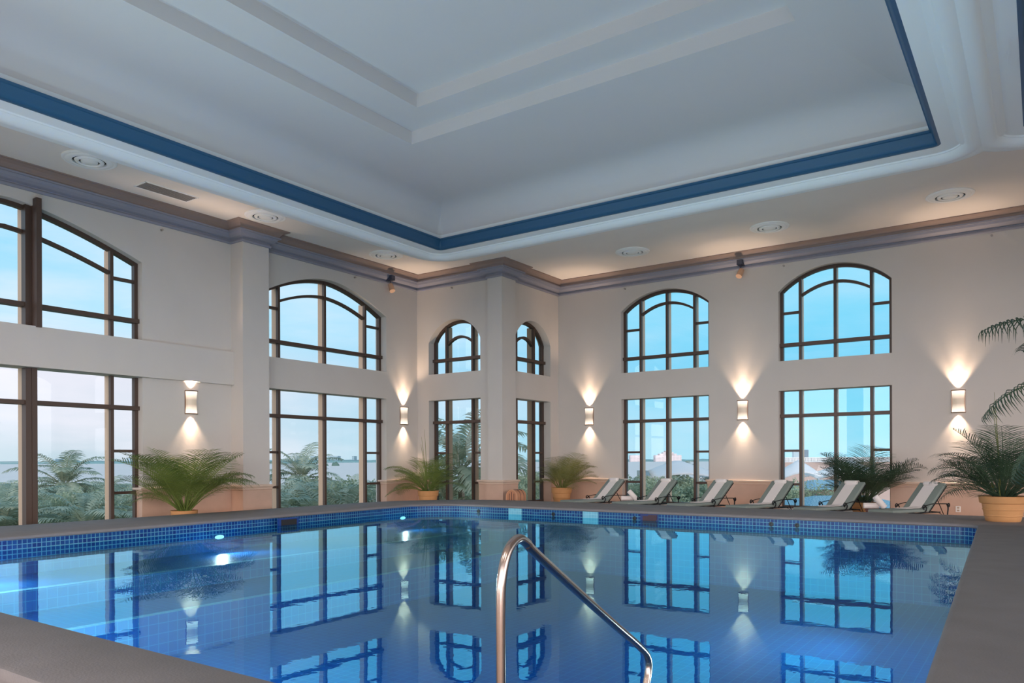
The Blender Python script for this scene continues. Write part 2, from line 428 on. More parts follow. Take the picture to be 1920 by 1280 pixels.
for f in co.data.polygons:
    if f.center.z > 7.93: f.material_index = 1

# wainscot: marble slabs with a cap, broken at the openings and wrapped into the reveals
WP = [(0, -.05), (.045, -.05), (.045, .82), (.06, .83), (.06, .845), (.05, .86), (.07, .90), (.10, .915), (.10, .955), (.085, .97), (0, .97)]
dn = .32
segs = [
 [(XW1-dn, W1[1]), (XW1, W1[1]), (XW1, 12.81), (-17.87, 12.81), (-17.87, 13.67), (XW2, 13.67), (XW2, W2[0]), (XW2-dn, W2[0])],
 [(XW2-dn, W2[1]), (XW2, W2[1]), (XW2, YC), (WY[0], YC), (WY[0], YC+dn)],
 [(WY[1], YC+dn), (WY[1], YC), (-15.0, YC), (-15.0, YC-.13), (XC+.13, YC-.13), (XC+.13, 20.92), (XC, 20.92), (XC, WX[0]), (XC-dn, WX[0])],
 [(XC-dn, WX[1]), (XC, WX[1]), (XC, YB), (B1[0], YB), (B1[0], YB+dn)],
 [(B1[1], YB+dn), (B1[1], YB), (B2[0], YB), (B2[0], YB+dn)],
 [(B2[1], YB+dn), (B2[1], YB), (B3[0], YB), (B3[0], YB+dn)],
 [(XW1, -2.4), (XW1, W1[0]), (XW1-dn, W1[0])]]
for i, sg in enumerate(segs): 
    o = cornice('trim_%d' % (6+i), sg, WP, MARB)
    o.data.materials.append(MARBC)
    for f in o.data.polygons:
        if f.center.z > .84: f.material_index = 1

# ------------------------------------------------------------ windows
def bar(bm, P, s0, s1, z0, z1, d0, d1):
    c = [P(s, z, d) for s in (s0, s1) for z in (z0, z1) for d in (d0, d1)]
    v = [bm.verts.new(q) for q in c]
    for q in ((0, 1, 3, 2), (4, 6, 7, 5), (0, 4, 5, 1), (2, 3, 7, 6), (0, 2, 6, 4), (1, 5, 7, 3)): bm.faces.new([v[k] for k in q])
def arcbar(bm, P, a, b, f, w, d0, d1, n=20):
    prev = None
    for k in range(n+1):
        s = a+(b-a)*k/n; z = f(s)
        cur = [bm.verts.new(P(s, z, d0)), bm.verts.new(P(s, z-w, d0)), bm.verts.new(P(s, z-w, d1)), bm.verts.new(P(s, z, d1))]
        if prev:
            for j in range(4): bm.faces.new((prev[j], prev[(j+1) % 4], cur[(j+1) % 4], cur[j]))
        prev = cur
def window(name, op, O, U, Nin, mull, dep=.3, inner=True, sides=True, side_h=(1.88, .85), post=False):
    a, b, sp, ri, band, sill = op; O = Vector(O); U = Vector(U); Nn = Vector(Nin)
    def P(s, z, d): return O+U*s+Vector((0, 0, z))-Nn*d
    c = (a+b)/2; h = (b-a)/2; f = lambda s: archz((s-c)/h, sp, ri)
    root = struct(empty(name, P(c, 0, dep)))
    inv = Matrix.Translation(-Vector(root.location))
    def fin(nm, bm, m, par=root):
        bmesh.ops.recalc_face_normals(bm, faces=bm.faces)
        for v in bm.verts: v.co = inv @ v.co
        return obj(nm, bm, m, par)
    d0, d1 = dep-.08, dep+.06
    # outer frame
    bm = BM(); w = .09
    for (z0, z1f) in ((sill, lambda s: BB+.02), (BT-.02, f)) if band else ((sill, f),):
        bar(bm, P, a-.01, a+w, z0, z1f(a+w)+(.1 if z1f is f else 0), d0+.006, d1-.006); bar(bm, P, b-w, b+.01, z0, z1f(b-w)+(.1 if z1f is f else 0), d0+.006, d1-.006)
    arcbar(bm, P, a, b, lambda s: f(s)+.01, .10, d0, d1, 28)
    bar(bm, P, a, b, sill, sill+.08, d0, d1)
    fin('outer_frame', bm, BRONZE)
    for i, m in enumerate(mull):
        bm = BM(); ww = .04 if not (post and i == len(mull)//2) else .065
        pr = .1 if not (post and i == len(mull)//2) else .3
        top = f(m)-.02
        if post and i == len(mull)//2: top = f(m)+.03
        if band:
            q = dep-pr if not post or i != len(mull)//2 else dep-.2
            bar(bm, P, m-ww, m+ww, sill, BB+.02, q, dep); bar(bm, P, m-ww, m+ww, BT-.02, top, q, dep)
            n_in = len(bm.faces)
            bar(bm, P, m-ww*.9, m+ww*.9, sill, BB+.02, dep, dep+.2); bar(bm, P, m-ww*.9, m+ww*.9, BT-.02, top-.02, dep, dep+.2)
            bm.faces.ensure_lookup_table()
            for q in range(n_in, len(bm.faces)): bm.faces[q].material_index = 1
        else: bar(bm, P, m-ww, m+ww, sill, top, dep-pr, dep+.07)
        if post and i == len(mull)//2:
            bar(bm, P, m+ww-.01, m+ww+.10, sill, BB+.02, dep-.22, dep-.06); bar(bm, P, m+ww-.01, m+ww+.10, BT-.02, f(m)+.14, dep-.46, dep-.06)
        fin('mullion', bm, [BRONZE, LITSIDE])
    for z in (2.95, 5.13):
        bm = BM(); bar(bm, P, a-.005, b+.005, z-.05, z+.05, dep-.15, dep+.07)
        fin('transom', bm, BRONZE)
    if inner:
        bm = BM(); i0, i1 = mull[0], mull[-1]; c2 = (i0+i1)/2; h2 = (i1-i0)/2
        sp2, r2, ee = {.80: (6.26, .58, 1.45), .76: (6.37, .42, 1.8), .72: (5.70, .25, 2)}.get(ri, (6.64, .32, 2))
        arcbar(bm, P, i0, i1, lambda s: sp2+r2*(1-min(1, abs((s-c2)/h2))**ee), .08, dep-.06, dep+.06)
        fin('inner_arch', bm, BRONZE)
    if sides:
        for (s0, s1) in ((a, mull[0]), (mull[-1], b)):
            hs = list(side_h)+([6.12] if sp > 6.2 else [])
            for z in hs:
                bm = BM(); bar(bm, P, s0, s1, z-.035, z+.035, dep-.06, dep+.06)
                fin('side_rail', bm, BRONZE)
    # glazing: one sheet for the lower light, one for the arched light
    for (z0, g) in ((sill, lambda s: BB+.02), (BT-.02, f)) if band else ((sill, f),):
        bm = BM(); n = 24; pv = None
        for k in range(n+1):
            s = a+(b-a)*k/n; cur = [[bm.verts.new(P(s, z0, dd)), bm.verts.new(P(s, g(s)-.03, dd))] for dd in (dep,)]
            if pv:
                bm.faces.new((pv[0][0], cur[0][0], cur[0][1], pv[0][1]))
            pv = cur
        for v in bm.verts: v.co = inv @ v.co
        obj('glass_pane', bm, GLASS, root)
    return root
window('window_1', W1, (XW1, 0, 0), (0, 1, 0), (1, 0, 0), [4.98, 7.72, 9.62], .28, post=True)
window('window_2', W2, (XW2, 0, 0), (0, 1, 0), (1, 0, 0), [14.46, 16.22, 17.96], .32)
window('window_3', WY, (0, YC, 0), (1, 0, 0), (0, -1, 0), [-17.1, -15.95], .36)
window('window_4', WX, (XC, 0, 0), (0, 1, 0), (1, 0, 0), [21.55, 22.66], .36)
window('window_5', B1, (0, YB, 0), (1, 0, 0), (0, -1, 0), [-11.33, -10.36, -9.39], .27)
window('window_6', B2, (0, YB, 0), (1, 0, 0), (0, -1, 0), [-6.02, -5.02, -4.03], .27)

# ------------------------------------------------------------ pool
PR = (-14.72, -.75, 2.75, 17.0); prad = (.6, .5, .35, 1.3)
def poolpt(pts, o=0):
    # the long sides run very slightly out of parallel
    out = []
    for x, y in pts:
        t = (y-2.75)/14.25
        k = (x+14.72)/13.97
        x += (1-k)*(.75*(1-t)) + k*(.30*(1-t)-.22*t)
        y += -.25*k*max(0, t)*.9 if t > .5 else 0
        out.append((x, y))
    return out
def pring(o, z, seg=8): return [(x, y, z) for x, y in poolpt(rrect(*PR, o, prad, seg))]
OUT = [(x, y) for x, y in rrect(-16.5, 9.0, 2.0, 19.3, 0, (.4, .4, .4, 3.4))]
def oring(o, z): return [(x, y, z) for x, y in rrect(-16.5, 9.0, 2.0, 19.3, o, (.4, .4, .4, 3.4))]
bm = BM()
loft(bm, [pring(.06, .31), pring(0.0, .31), pring(-.015, .325), pring(-.015, .35), pring(0.0, .368), pring(.03, .38), oring(-.03, .38), oring(0, .37), oring(.01, .345), oring(.01, .31), oring(-.02, .30), oring(-.02, -.02)])
bmesh.ops.recalc_face_normals(bm, faces=bm.faces)
struct(obj('trim_20', bm, DECK, smooth=True, ang=40))
# tiled shell with uv in metres
bm = BM(); uvl = bm.loops.layers.uv.new('UVMap')
def uvwall(rings, mis):
    pts = rings[0]; n = len(pts); acc = [0]
    for k in range(n): acc.append(acc[-1]+(Vector(pts[(k+1) % n])-Vector(pts[k])).length)
    for i in range(len(rings)-1):
        for k in range(n):
            k2 = (k+1) % n
            q = [rings[i][k], rings[i][k2], rings[i+1][k2], rings[i+1][k]]
            try: f = bm.faces.new([bm.verts.new(p) for p in q])
            except ValueError: continue
            f.material_index = mis[i]
            for lp, (u, v) in zip(f.loops, ((acc[k], q[0][2]), (acc[k+1], q[1][2]), (acc[k+1], q[2][2]), (acc[k], q[3][2]))): lp[uvl].uv = (u, v-.31)
uvwall([pring(.03, .33), pring(.03, -.08), pring(.03, -1.45)], [0, 1])
PF = -1.25
f = bm.faces.new([bm.verts.new((x, y, PF)) for x, y, z in pring(.03, 0)]); f.material_index = 1
for lp in f.loops: lp[uvl].uv = (lp.vert.co.x, lp.vert.co.y)
bmesh.ops.recalc_face_normals(bm, faces=bm.faces)
for fc in bm.faces: fc.normal_flip() if False else None
struct(obj('floor_pool_shell', bm, [BAND, PTILE]))
# steps along the left side of the pool, with pale edge tiles
for (xe, zt) in ((-12.35, -.28), (-10.6, -.62)):
    bm = BM(); uvl = bm.loops.layers.uv.new('UVMap')
    def q4(p, mi, uvs):
        f = bm.faces.new([bm.verts.new(v) for v in p]); f.material_index = mi
        for lp, u in zip(f.loops, uvs): lp[uvl].uv = u
    y0, y1 = 3.0, 16.6; x0 = -14.7
    q4([(x0, y0, zt), (xe-.16, y0, zt), (xe-.16, y1, zt), (x0, y1, zt)], 0, [(x0, y0), (xe-.16, y0), (xe-.16, y1), (x0, y1)])
    q4([(xe-.16, y0, zt), (xe, y0, zt), (xe, y1, zt), (xe-.16, y1, zt)], 1, [(xe-.16, y0), (xe, y0), (xe, y1), (xe-.16, y1)])
    q4([(xe, y0, zt), (xe, y0, PF), (xe, y1, PF), (xe, y1, zt)], 0, [(y0, zt), (y0, PF), (y1, PF), (y1, zt)])
    struct(obj('trim_21' if zt > -.5 else 'trim_22', bm, [PTILE, STEPT]))
# water
bm = BM(); bm.faces.new([bm.verts.new((x, y, .15)) for x, y, z in pring(.02, 0)])
o = obj('pool_water', bm, WATER); tag(o, 'still blue pool water mirroring the arched windows', 'water'); o['kind'] = 'stuff'
# hall floor (one sheet with the pool left out)
bm = BM(); FL = [(x, y, 0) for x, y in rrect(XW1-.4, XR+.4, YR-.4, YB+.4, 0, (.01,)*4)]
loft(bm, [oring(-.3, 0), FL]); bmesh.ops.recalc_face_normals(bm, faces=bm.faces)
struct(obj('floor', bm, FLOORM))

def light(name, typ, loc, energy, color, **k):
    ld = bpy.data.lights.new(name, typ); ld.energy = energy; ld.color = color
    for a, b in k.items(): setattr(ld, a, b)
    o = bpy.data.objects.new(name, ld); COL.objects.link(o); o.location = loc; return o
# underwater lamps; those without a lens are spots added to brighten the ceiling
LAMPW = mat('pool_lamp_lens', (220, 240, 255), .3, emis=(.6, .95, 1), estr=2.5)
CHROME = mat('chrome_ring', (200, 210, 215), .2, metal=1)
for i, (x, y, nx, ny) in enumerate(((-14.17, 9.55, 1, 0), (-14.52, 15.5, 1, 0), (-.85, 12, -1, 0), (-.6, 6, -1, 0), (-6, 2.8, 0, 1), (-14.0, 4.6, 1, 0), (-9.6, 2.8, 0, 1))):
    if i < 2:
        t_ = empty('pool_lamp', (x, y, .03)); ang = math.atan2(ny, nx)
        bm = BM(); lathe(bm, [(.085, 0), (.085, .03), (.13, .03), (.13, 0)], 20, caps=False); 
        for v in bm.verts: v.co = Vector((v.co.z, v.co.x*1.3, v.co.y*.5))
        obj('rim', bm, CHROME, t_)
        bm = BM(); lathe(bm, [(.09, .01), (.085, .028), (.04, .035)], 20)
        for v in bm.verts: v.co = Vector((v.co.z, v.co.x*1.3, v.co.y*.5))
        obj('lens', bm, LAMPW, t_)
        tag(t_, ['round underwater lamp glowing below the left pool edge, nearer one', 'round underwater lamp glowing by the far left pool corner'][i], 'pool light', 'underwater pool lamps')
    l = light('pool_lamp_and_fill', 'SPOT', (x+nx*.12, y+ny*.12, -.06 if i in (0, 1, 5) else -.25), {0: 320, 1: 120, 3: 130}.get(i, 950), (1, .73, .67), spot_size=math.radians(150), spot_blend=.6, shadow_soft_size=.004)
    l.rotation_euler = Vector((nx, ny, .55)).to_track_quat('-Z', 'Y').to_euler()

# small fittings in the waterline tiles
def tagb(nm, bm, m, label, cat, group=None): return tag(obj(nm, bm, m), label, cat, group)
yf = lambda x: 17.0+.03-.225*((x+14.72)/13.97)
JET = mat('jet_black', (26, 28, 34), .4)
for x, z, lb in ((-10.5, .2, 'small black round inlet in the far tiles between the two pale tile panels'), (-8.15, .19, 'small black round inlet just left of the dark skimmer opening'), (-4.85, .2, 'left one of the twin round inlets in the tiles under the fourth lounger'), (-4.3, .2, 'right one of the twin round inlets in the tiles under the fourth lounger'), (-13.0, .19, 'small black inlet in the tiles left of both pale panels')):
    bm = BM(); lathe(bm, [(.05, 0), (.05, .025), (.028, .025), (.02, .01)], 16)
    for v in bm.verts: v.co = Vector((v.co.x, -v.co.z, v.co.y))+Vector((x, yf(x)+.004, z))
    tagb('water_inlet', bm, JET, lb, 'pool inlet', 'round inlets in the pool tiles')
PALE = tilemat('pale_panel', (120, 190, 215), (130, 200, 222), (160, 215, 230), .078, .004)
for x0, lb in ((-11.95, 'pale blue square tile panel at the far waterline below the wooden bin'), (-9.6, 'pale blue square tile panel at the far waterline below the first lounger')):
    bm = BM(); uvl = bm.loops.layers.uv.new('UVMap'); vs = box(bm, x0, x0+.43, yf(x0)-.012, yf(x0)+.02, -.02, .312)
    for fc in bm.faces:
        for lp in fc.loops: lp[uvl].uv = (lp.vert.co.x, lp.vert.co.z)
    tagb('tile_panel', bm, PALE, lb, 'tile panel', 'pale panels at the waterline')
SKB = mat('skimmer_brown', (70, 44, 52), .5)
sk = empty('skimmer', (-7.75, yf(-7.75), .2))
bm = BM(); box(bm, -.23, .23, -.03, .03, -.10, .13); box(bm, -.17, .17, -.035, -.02, -.06, .06, mi=1); obj('frame', bm, [mat('skimmer_frame', (30, 48, 110), .4), SKB], sk)
bm = BM(); box(bm, -.02, .2, -.045, -.03, -.03, .09); obj('flap', bm, SKB, sk)
tag(sk, 'dark rectangular skimmer opening in the far pool tiles', 'skimmer')
sk = empty('skimmer', (-14.24, 11.4, .22)); bm = BM(); box(bm, -.03, .03, -.28, .28, -.09, .09); obj('frame', bm, mat('sk2', (24, 60, 130), .4), sk)
bm = BM(); box(bm, .02, .035, -.22, .22, -.07, .06); obj('flap', bm, DARK, sk); tag(sk, 'black slot skimmer in the left tiles beside the nearer lamp', 'skimmer')

# ------------------------------------------------------------ handrail
hr = empty('pool_handrail', (-1.88, 2.61, .38))
pp = [(0, 0, 0), (0, 0, .35), (0, 0, .62), (0, .012, .75), (0, .055, .85), (0, .13, .895), (0, .20, .87), (0, .27, .82), (0, .745, .533), (0, 1.05, .352), (0, 1.36, .17), (0, 1.46, .09), (0, 1.47, .01), (0, 1.42, -.10), (0, 1.34, -.3), (0, 1.28, -.7)]
bm = BM(); tube(bm, spline(pp, 6), .0215, 16); obj('rail', bm, STEEL, hr, smooth=True, ang=60)
bm = BM(); lathe(bm, [(.06, 0), (.06, .008), (.03, .022), (.023, .022)], 24); obj('base_flange', bm, STEEL, hr, smooth=True, ang=30)
tag(hr, 'curved stainless steel handrail leading down into the pool', 'handrail')

# ------------------------------------------------------------ sconces
SHADE = bpy.data.materials.new('sconce_shade'); SHADE.use_nodes = True
t = SHADE.node_tree; b = t.nodes['Principled BSDF']; b.inputs['Base Color'].default_value = lin((200, 176, 150)); b.inputs['Roughness'].default_value = .4
tcn = t.nodes.new('ShaderNodeTexCoord'); sp = t.nodes.new('ShaderNodeSeparateXYZ'); t.links.new(tcn.outputs['Object'], sp.inputs[0])
ab = t.nodes.new('ShaderNodeMath'); ab.operation = 'ABSOLUTE'; t.links.new(sp.outputs[2], ab.inputs[0])
ma = t.nodes.new('ShaderNodeMapRange'); t.links.new(ab.outputs[0], ma.inputs[0]); ma.inputs[1].default_value = .06; ma.inputs[2].default_value = .26; ma.inputs[3].default_value = .22; ma.inputs[4].default_value = 1.25
b.inputs['Emission Color'].default_value = (1, .86, .72, 1); t.links.new(ma.outputs[0], b.inputs['Emission Strength'])
SMET = mat('sconce_metal', (150, 122, 104), .35, metal=.8)
def make_sconce(loc, rz, label, block=False):
    "built facing local -Y"
    r = empty('wall_sconce', loc, rz)
    bm = BM(); n = 14; W_, D_ = .155, .13; pv = None
    for k in range(n+1):
        a = PI*k/n; x = -W_*math.cos(a); y = -D_*math.sin(a)**.8 if math.sin(a) > 0 else 0
        cur = [bm.verts.new((x*(1-.10*math.sin(PI*(j/8))), y*(1-.08*math.sin(PI*j/8)), -.29+.58*j/8)) for j in range(9)]
        if pv:
            for j in range(8): bm.faces.new((pv[j], cur[j], cur[j+1], pv[j+1]))
        pv = cur
    obj('shade', bm, SHADE, r, smooth=True)
    for z in (-.30, .30):
        bm = BM(); ring = []
        tube(bm, [(-.165*math.cos(PI*k/14), -.14*max(0, math.sin(PI*k/14))**.8, z) for k in range(15)], .014, 6)
        obj('rim', bm, SMET, r)
    bm = BM(); box(bm, -.165, .165, 0, .02, -.3, .3); obj('back_plate', bm, SMET, r)
    tag(r, label, 'wall light', 'wall sconces')
    q = Matrix.Rotation(rz, 3, 'Z') @ Vector((0, -1, 0))
    for s in (1, -1):
        p = Vector(loc)+q*.075+Vector((0, 0, .285*s))
        l = light('sconce_bulb', 'SPOT', p, 200 if s > 0 else 100, (1, .72, .50), spot_size=math.radians(80), spot_blend=.7, shadow_soft_size=.025)
        if 1:
            l2 = light('sconce_bulb', 'SPOT', p, 300 if s > 0 else 130, (1, .74, .54), spot_size=math.radians(40), spot_blend=1.0, shadow_soft_size=.04)
            l2.rotation_euler = (Vector((0, 0, s))+q*(.10 if s > 0 else -.03)).to_track_quat('-Z', 'Y').to_euler()
        d = Vector((0, 0, s))-q*.02
        l.rotation_euler = d.to_track_quat('-Z', 'Y').to_euler()
    return r
make_sconce((XW1+.02, 11.58, 3.17), PI/2, 'glowing curved wall sconce above the leftmost potted palm')
make_sconce((XW2+.02, 19.52, 3.17), PI/2, 'glowing curved wall sconce between the two-storey window and the inner corner')
make_sconce((-13.24, YB-.02, 3.17), 0, 'glowing curved wall sconce on the back wall, nearest the corner column')
make_sconce((-7.73, YB-.02, 3.17), 0, 'glowing curved wall sconce between the two back wall windows')
make_sconce((-1.84, YB-.02, 3.17), 0, 'rightmost glowing curved wall sconce, on the broad blank wall')

# ------------------------------------------------------------ accent spotlights on the cornice
def make_spot(loc, rz, tilt, label):
    r = empty('accent_spotlight', loc, rz)
    bm = BM(); box(bm, -.085, .085, -.30, .0, .26, .42, bev=.01); obj('bracket', bm, DBLUE, r)
    bm = BM(); tube(bm, [(0, -.15, .27), (0, -.17, .16), (.0, -.2, .08)], .014, 8); obj('arm', bm, DBLUE, r)
    Mx = Matrix.Translation((0, -.2, .02)) @ Matrix.Rotation(tilt, 4, 'X') @ Matrix.Rotation(.15, 4, 'Y')
    bm = BM(); lathe(bm, [(.06, .14), (.085, .12), (.095, -.05), (.095, -.15), (.082, -.15)], 24)
    for v in bm.verts: v.co = Mx @ v.co
    obj('lamp_head', bm, LAMPB, r, smooth=True, ang=40)
    bm = BM(); lathe(bm, [(.081, -.149), (.081, -.142)], 24)
    for v in bm.verts: v.co = Mx @ v.co
    obj('lamp_face', bm, LAMPF, r)
    return tag(r, label, 'spotlight', 'spotlights hung from the cornice')
make_spot((XW2, 18.75, 7.45), PI/2, -.5, 'beige spotlight hung from the cornice beside the inner corner on the left wall')
make_spot((-7.73, YB, 7.45), 0, -.6, 'beige spotlight hung from the cornice between the two back wall windows')
# warm lamps tucked on the cornice shelf wash the soffit
for (x, y, e) in ((XW1+.62, 11.6, 30), (XW2+.5, 19.6, 26), (XC+.6, 23.3, 26), (-7.73, YB-.5, 26), (-1.84, YB-.5, 12)):
    pass

# sprinkler heads
CH = mat('sprinkler_chrome', (170, 165, 160), .3, metal=.8)
for (p, rz, lb) in (((XW1, 10.79, 7.52), PI/2, 'small sprinkler head under the cornice right of the leftmost window arch'), ((XW2, 17.26, 7.55), PI/2, 'small sprinkler head above the second window arch'), ((-16.6, YC, 7.55), 0, 'small sprinkler head above the small corner window'), ((-11.82, YB, 7.54), 0, 'small sprinkler head over the left edge of the first back window'), ((-6.45, YB, 7.54), 0, 'small sprinkler head over the left edge of the second back window'), ((-1.06, YB, 7.54), 0, 'small sprinkler head high on the blank wall at right')):
    bm = BM(); lathe(bm, [(.03, 0), (.03, .01), (.012, .012), (.012, .05), (.028, .055), (.028, .06)], 12)
    for v in bm.verts: v.co = Matrix.Translation(p) @ Matrix.Rotation(rz, 4, 'Z') @ Vector((v.co.x, -v.co.z, v.co.y))
    tagb('sprinkler_head', bm, CH, lb, 'sprinkler', 'wall sprinkler heads')
# wall socket
so = empty('wall_socket', (-1.85, YB-.045, .25)); bm = BM(); box(bm, -.06, .06, -.012, 0, -.08, .08, bev=.004); obj('plate', bm, VENTM, so)
bm = BM()
for z in (-.035, .035): box(bm, -.03, .03, -.016, -.01, z-.022, z+.022)
obj('outlet', bm, mat('outlet_beige', (190, 170, 150), .5), so); tag(so, 'pale wall socket in the pink marble under the rightmost sconce', 'socket')

# ------------------------------------------------------------ ceiling vents
def make_vent(x, y, label):
    r = empty('ceiling_vent', (x, y, ZS))
    bm = BM(); lathe(bm, [(.53, 0), (.53, -.02), (.50, -.035), (.46, -.03), (.44, -.045), (.36, -.06), (.33, -.05), (.33, 0)], 48, caps=False); obj('outer_ring', bm, VENTM, r, smooth=True, ang=30)
    bm = BM(); lathe(bm, [(.33, -.002), (.33, -.006)], 40); obj('throat', bm, DARK, r)
    bm = BM(); lathe(bm, [(.29, -.035), (.27, -.06), (.22, -.07), (.20, -.055), (.20, -.03)], 40, caps=False); obj('inner_ring', bm, VENTM, r, smooth=True, ang=30)
    bm = BM(); lathe(bm, [(.17, -.04), (.16, -.06), (.10, -.075), (.03, -.08)], 32); obj('centre_disc', bm, VENTM, r, smooth=True, ang=30)
    return tag(r, label, 'ceiling vent', 'round ceiling vents')
for x, y, lb in ((-16.75, 8.2, 'round ceiling vent near the left frame edge, half hidden by the white ring'), (-16.8, 12.75, 'round ceiling vent above the pilaster, half hidden by the white ring'), (-16.9, 17.35, 'round ceiling vent left of the inner corner, half hidden by the white ring'), (-10.42, 21.55, 'round ceiling vent above the first back wall window'), (-6.2, 21.5, 'round ceiling vent between the two back wall windows'), (-1.82, 21.5, 'rightmost round ceiling vent over the blank wall')):
    make_vent(x, y, lb)
g = empty('air_grille', (-17.23, 10.25, ZS))
bm = BM(); box(bm, -.25, .25, -.66, .66, -.004, .001); obj('backing', bm, mat('grille_dark', (70, 62, 60), .8), g)
bm = BM(); 
for s in (-1, 1): box(bm, s*.25-.02, s*.25+.02, -.68, .68, -.014, 0); box(bm, -.25, .25, s*.66-.02, s*.66+.02, -.014, 0)
obj('frame', bm, VENTM, g)
for k in range(7):
    bm = BM(); x = -.21+.07*k; box(bm, x-.017, x+.017, -.65, .65, -.014, -.004); obj('slat', bm, GRILLE, g)
tag(g, 'long slatted air grille in the soffit above the left wall', 'air grille')

# ------------------------------------------------------------ loungers
def scroll(c, r0, s, n=16):
    "spiral in the local YZ plane ending at c"
    return [(c[0], c[1]+s*(r0*(1-k/n*.75))*math.cos(1.5*PI+2.6*PI*k/n*-1)*1.0, c[2]+(r0*(1-k/n*.75))*math.sin(1.5*PI-2.6*PI*k/n)) for k in range(n+1)]
BANG = math.radians(41)
def make_lounger():
    r = empty('sun_lounger')
    Wd = .33
    bm = BM(); box(bm, -Wd, Wd, -1.38, .0, .345, .42, bev=.025); obj('seat_cushion', bm, CUSH, r, smooth=True, ang=50)
    Mb = Matrix.Translation((0, -.02, .37)) @ Matrix.Rotation(BANG, 4, 'X')
    bm = BM(); box(bm, -Wd, Wd, 0, .95, -.03, .055, mtx=Mb, bev=.025); bk_ = obj('back_cushion', bm, CUSH, r, smooth=True, ang=50)
    bm = BM(); box(bm, -Wd-.003, Wd+.003, .02, .94, -.002, .010, mtx=Mb); obj('piping', bm, mat('piping', (96, 108, 102), .8) if 'piping' not in bpy.data.materials else bpy.data.materials['piping'], bk_)
    bm = BM()
    for s in (-1, 1):
        tube(bm, [(s*.32, -1.36, .325), (s*.32, .45, .325)], .014, 8)
        tube(bm, [Mb @ Vector((s*.32, 0, -.045)), Mb @ Vector((s*.32, .93, -.045))], .013, 8)
    for y in (-1.36, -.9, -.45, 0, .45): tube(bm, [(-.32, y, .325), (.32, y, .325)], .011, 6)
    tube(bm, [Mb @ Vector((-.32, .93, -.045)), Mb @ Vector((.32, .93, -.045))], .012, 6)
    obj('frame', bm, IRON, r)
    for s in (-1, 1):
        bm = BM(); tube(bm, [(s*.32, -1.25, .32), (s*.32, -1.27, .15), (s*.32, -1.30, .0)], .015, 8); obj('leg', bm, IRON, r)
        bm = BM(); tube(bm, spline([(s*.35, .66, .52), (s*.35, .72, .42), (s*.35, .70, .25), (s*.34, .74, .1), (s*.34, .80, 0)], 5), .016, 8); obj('leg', bm, IRON, r)
        bm = BM(); tube(bm, [(s*.29, .40, .60), (s*.29, .66, .22), (s*.30, .40, .325)], .011, 6) ; obj('back_strut', bm, IRON, r)
        bm = BM()
        tube(bm, spline([(s*.35, -.18, .50), (s*.35, .1, .535), (s*.35, .4, .53), (s*.35, .68, .52)], 5), .011, 8)
        tube(bm, [(s*.35, y, z) for _, y, z in scroll((0, -.24, .475), .06, 1)], .013, 8)
        tube(bm, [(s*.35, y, z) for _, y, z in scroll((0, .74, .49), .05, -1)], .014, 8)
        tube(bm, spline([(s*.35, -.19, .50), (s*.35, -.14, .43), (s*.35, -.18, .36), (s*.33, -.24, .325)], 5), .013, 8)
        obj('armrest', bm, IRON, r)
    return r
def make_towel():
    r = empty('beach_towel')
    bm = BM(); n = 22; pv = None; pts = []
    Mb = Matrix.Translation((0, -.02, .37)) @ Matrix.Rotation(BANG, 4, 'X')
    prof = [(-.62, .437)]
    for k in range(6): prof.append((-.62+.10*k, .438+.002*(k % 2)))
    prof += [(-.06, .446), (-.01, .475)]
    for k in range(10):
        v = Mb @ Vector((0, .09+.87*k/9, .078)); prof.append((v.y, v.z))
    v = Mb @ Vector((0, .985, .03)); prof.append((v.y, v.z))
    v = Mb @ Vector((0, .99, -.04)); prof.append((v.y, v.z))
    PV = [Vector((0, y, z)) for y, z in prof]; rings = []
    for k, q in enumerate(PV):
        d = (PV[min(k+1, len(PV)-1)]-PV[max(k-1, 0)]).normalized(); nrm = Vector((0, -d.z, d.y))*.011
        rings.append([(-.15, q.y, q.z), (.15, q.y, q.z), (.15, q.y-nrm.y, q.z-nrm.z), (-.15, q.y-nrm.y, q.z-nrm.z)])
    V = loft(bm, rings); bm.faces.new(V[0]); bm.faces.new(V[-1])
    bmesh.ops.recalc_face_normals(bm, faces=bm.faces)
    obj('draped_cloth', bm, TOWEL, r)
    bm = BM(); c = Mb @ Vector((0, .86, .095)); rr_ = .048
    tube(bm, [(x, c.y, c.z) for x in (-.17, -.165, -.1, 0, .1, .165, .17)], [.03, .05, .055, .056, .055, .05, .03], 16)
    obj('rolled_end', bm, TOWEL, r, smooth=True)
    return r
LP = make_lounger(); TP = make_towel()
hx = [(-10.86, 18), (-9.13, 18), (-7.44, 18), (-5.79, 19), (-4.03, 22), (-2.27, 26)]
pos = ['leftmost sun lounger', 'second sun lounger from the left', 'third sun lounger from the left', 'fourth sun lounger from the left', 'fifth sun lounger, before the dark potted palm', 'rightmost sun lounger']
for i, ((x, a), lb) in enumerate(zip(hx, pos)):
    L_ = LP if i == 0 else copy_tree(LP)
    T_ = TP if i == 0 else copy_tree(TP)
    a = -math.radians(a)
    # (x, 20.45) is where the right-hand front scroll stands
    off = Matrix.Rotation(a, 3, 'Z') @ Vector((.35, -.2, 0))
    p = Vector((x, 20.45, 0))-off
    for q in (L_, T_): q.location = p; q.rotation_euler = (0, 0, a)
    tag(L_, lb+', sage cushion on black iron', 'sun lounger', 'sun loungers along the back wall')
    tag(T_, 'white towel draped down the '+lb.split(',')[0], 'towel', 'towels draped on the loungers')

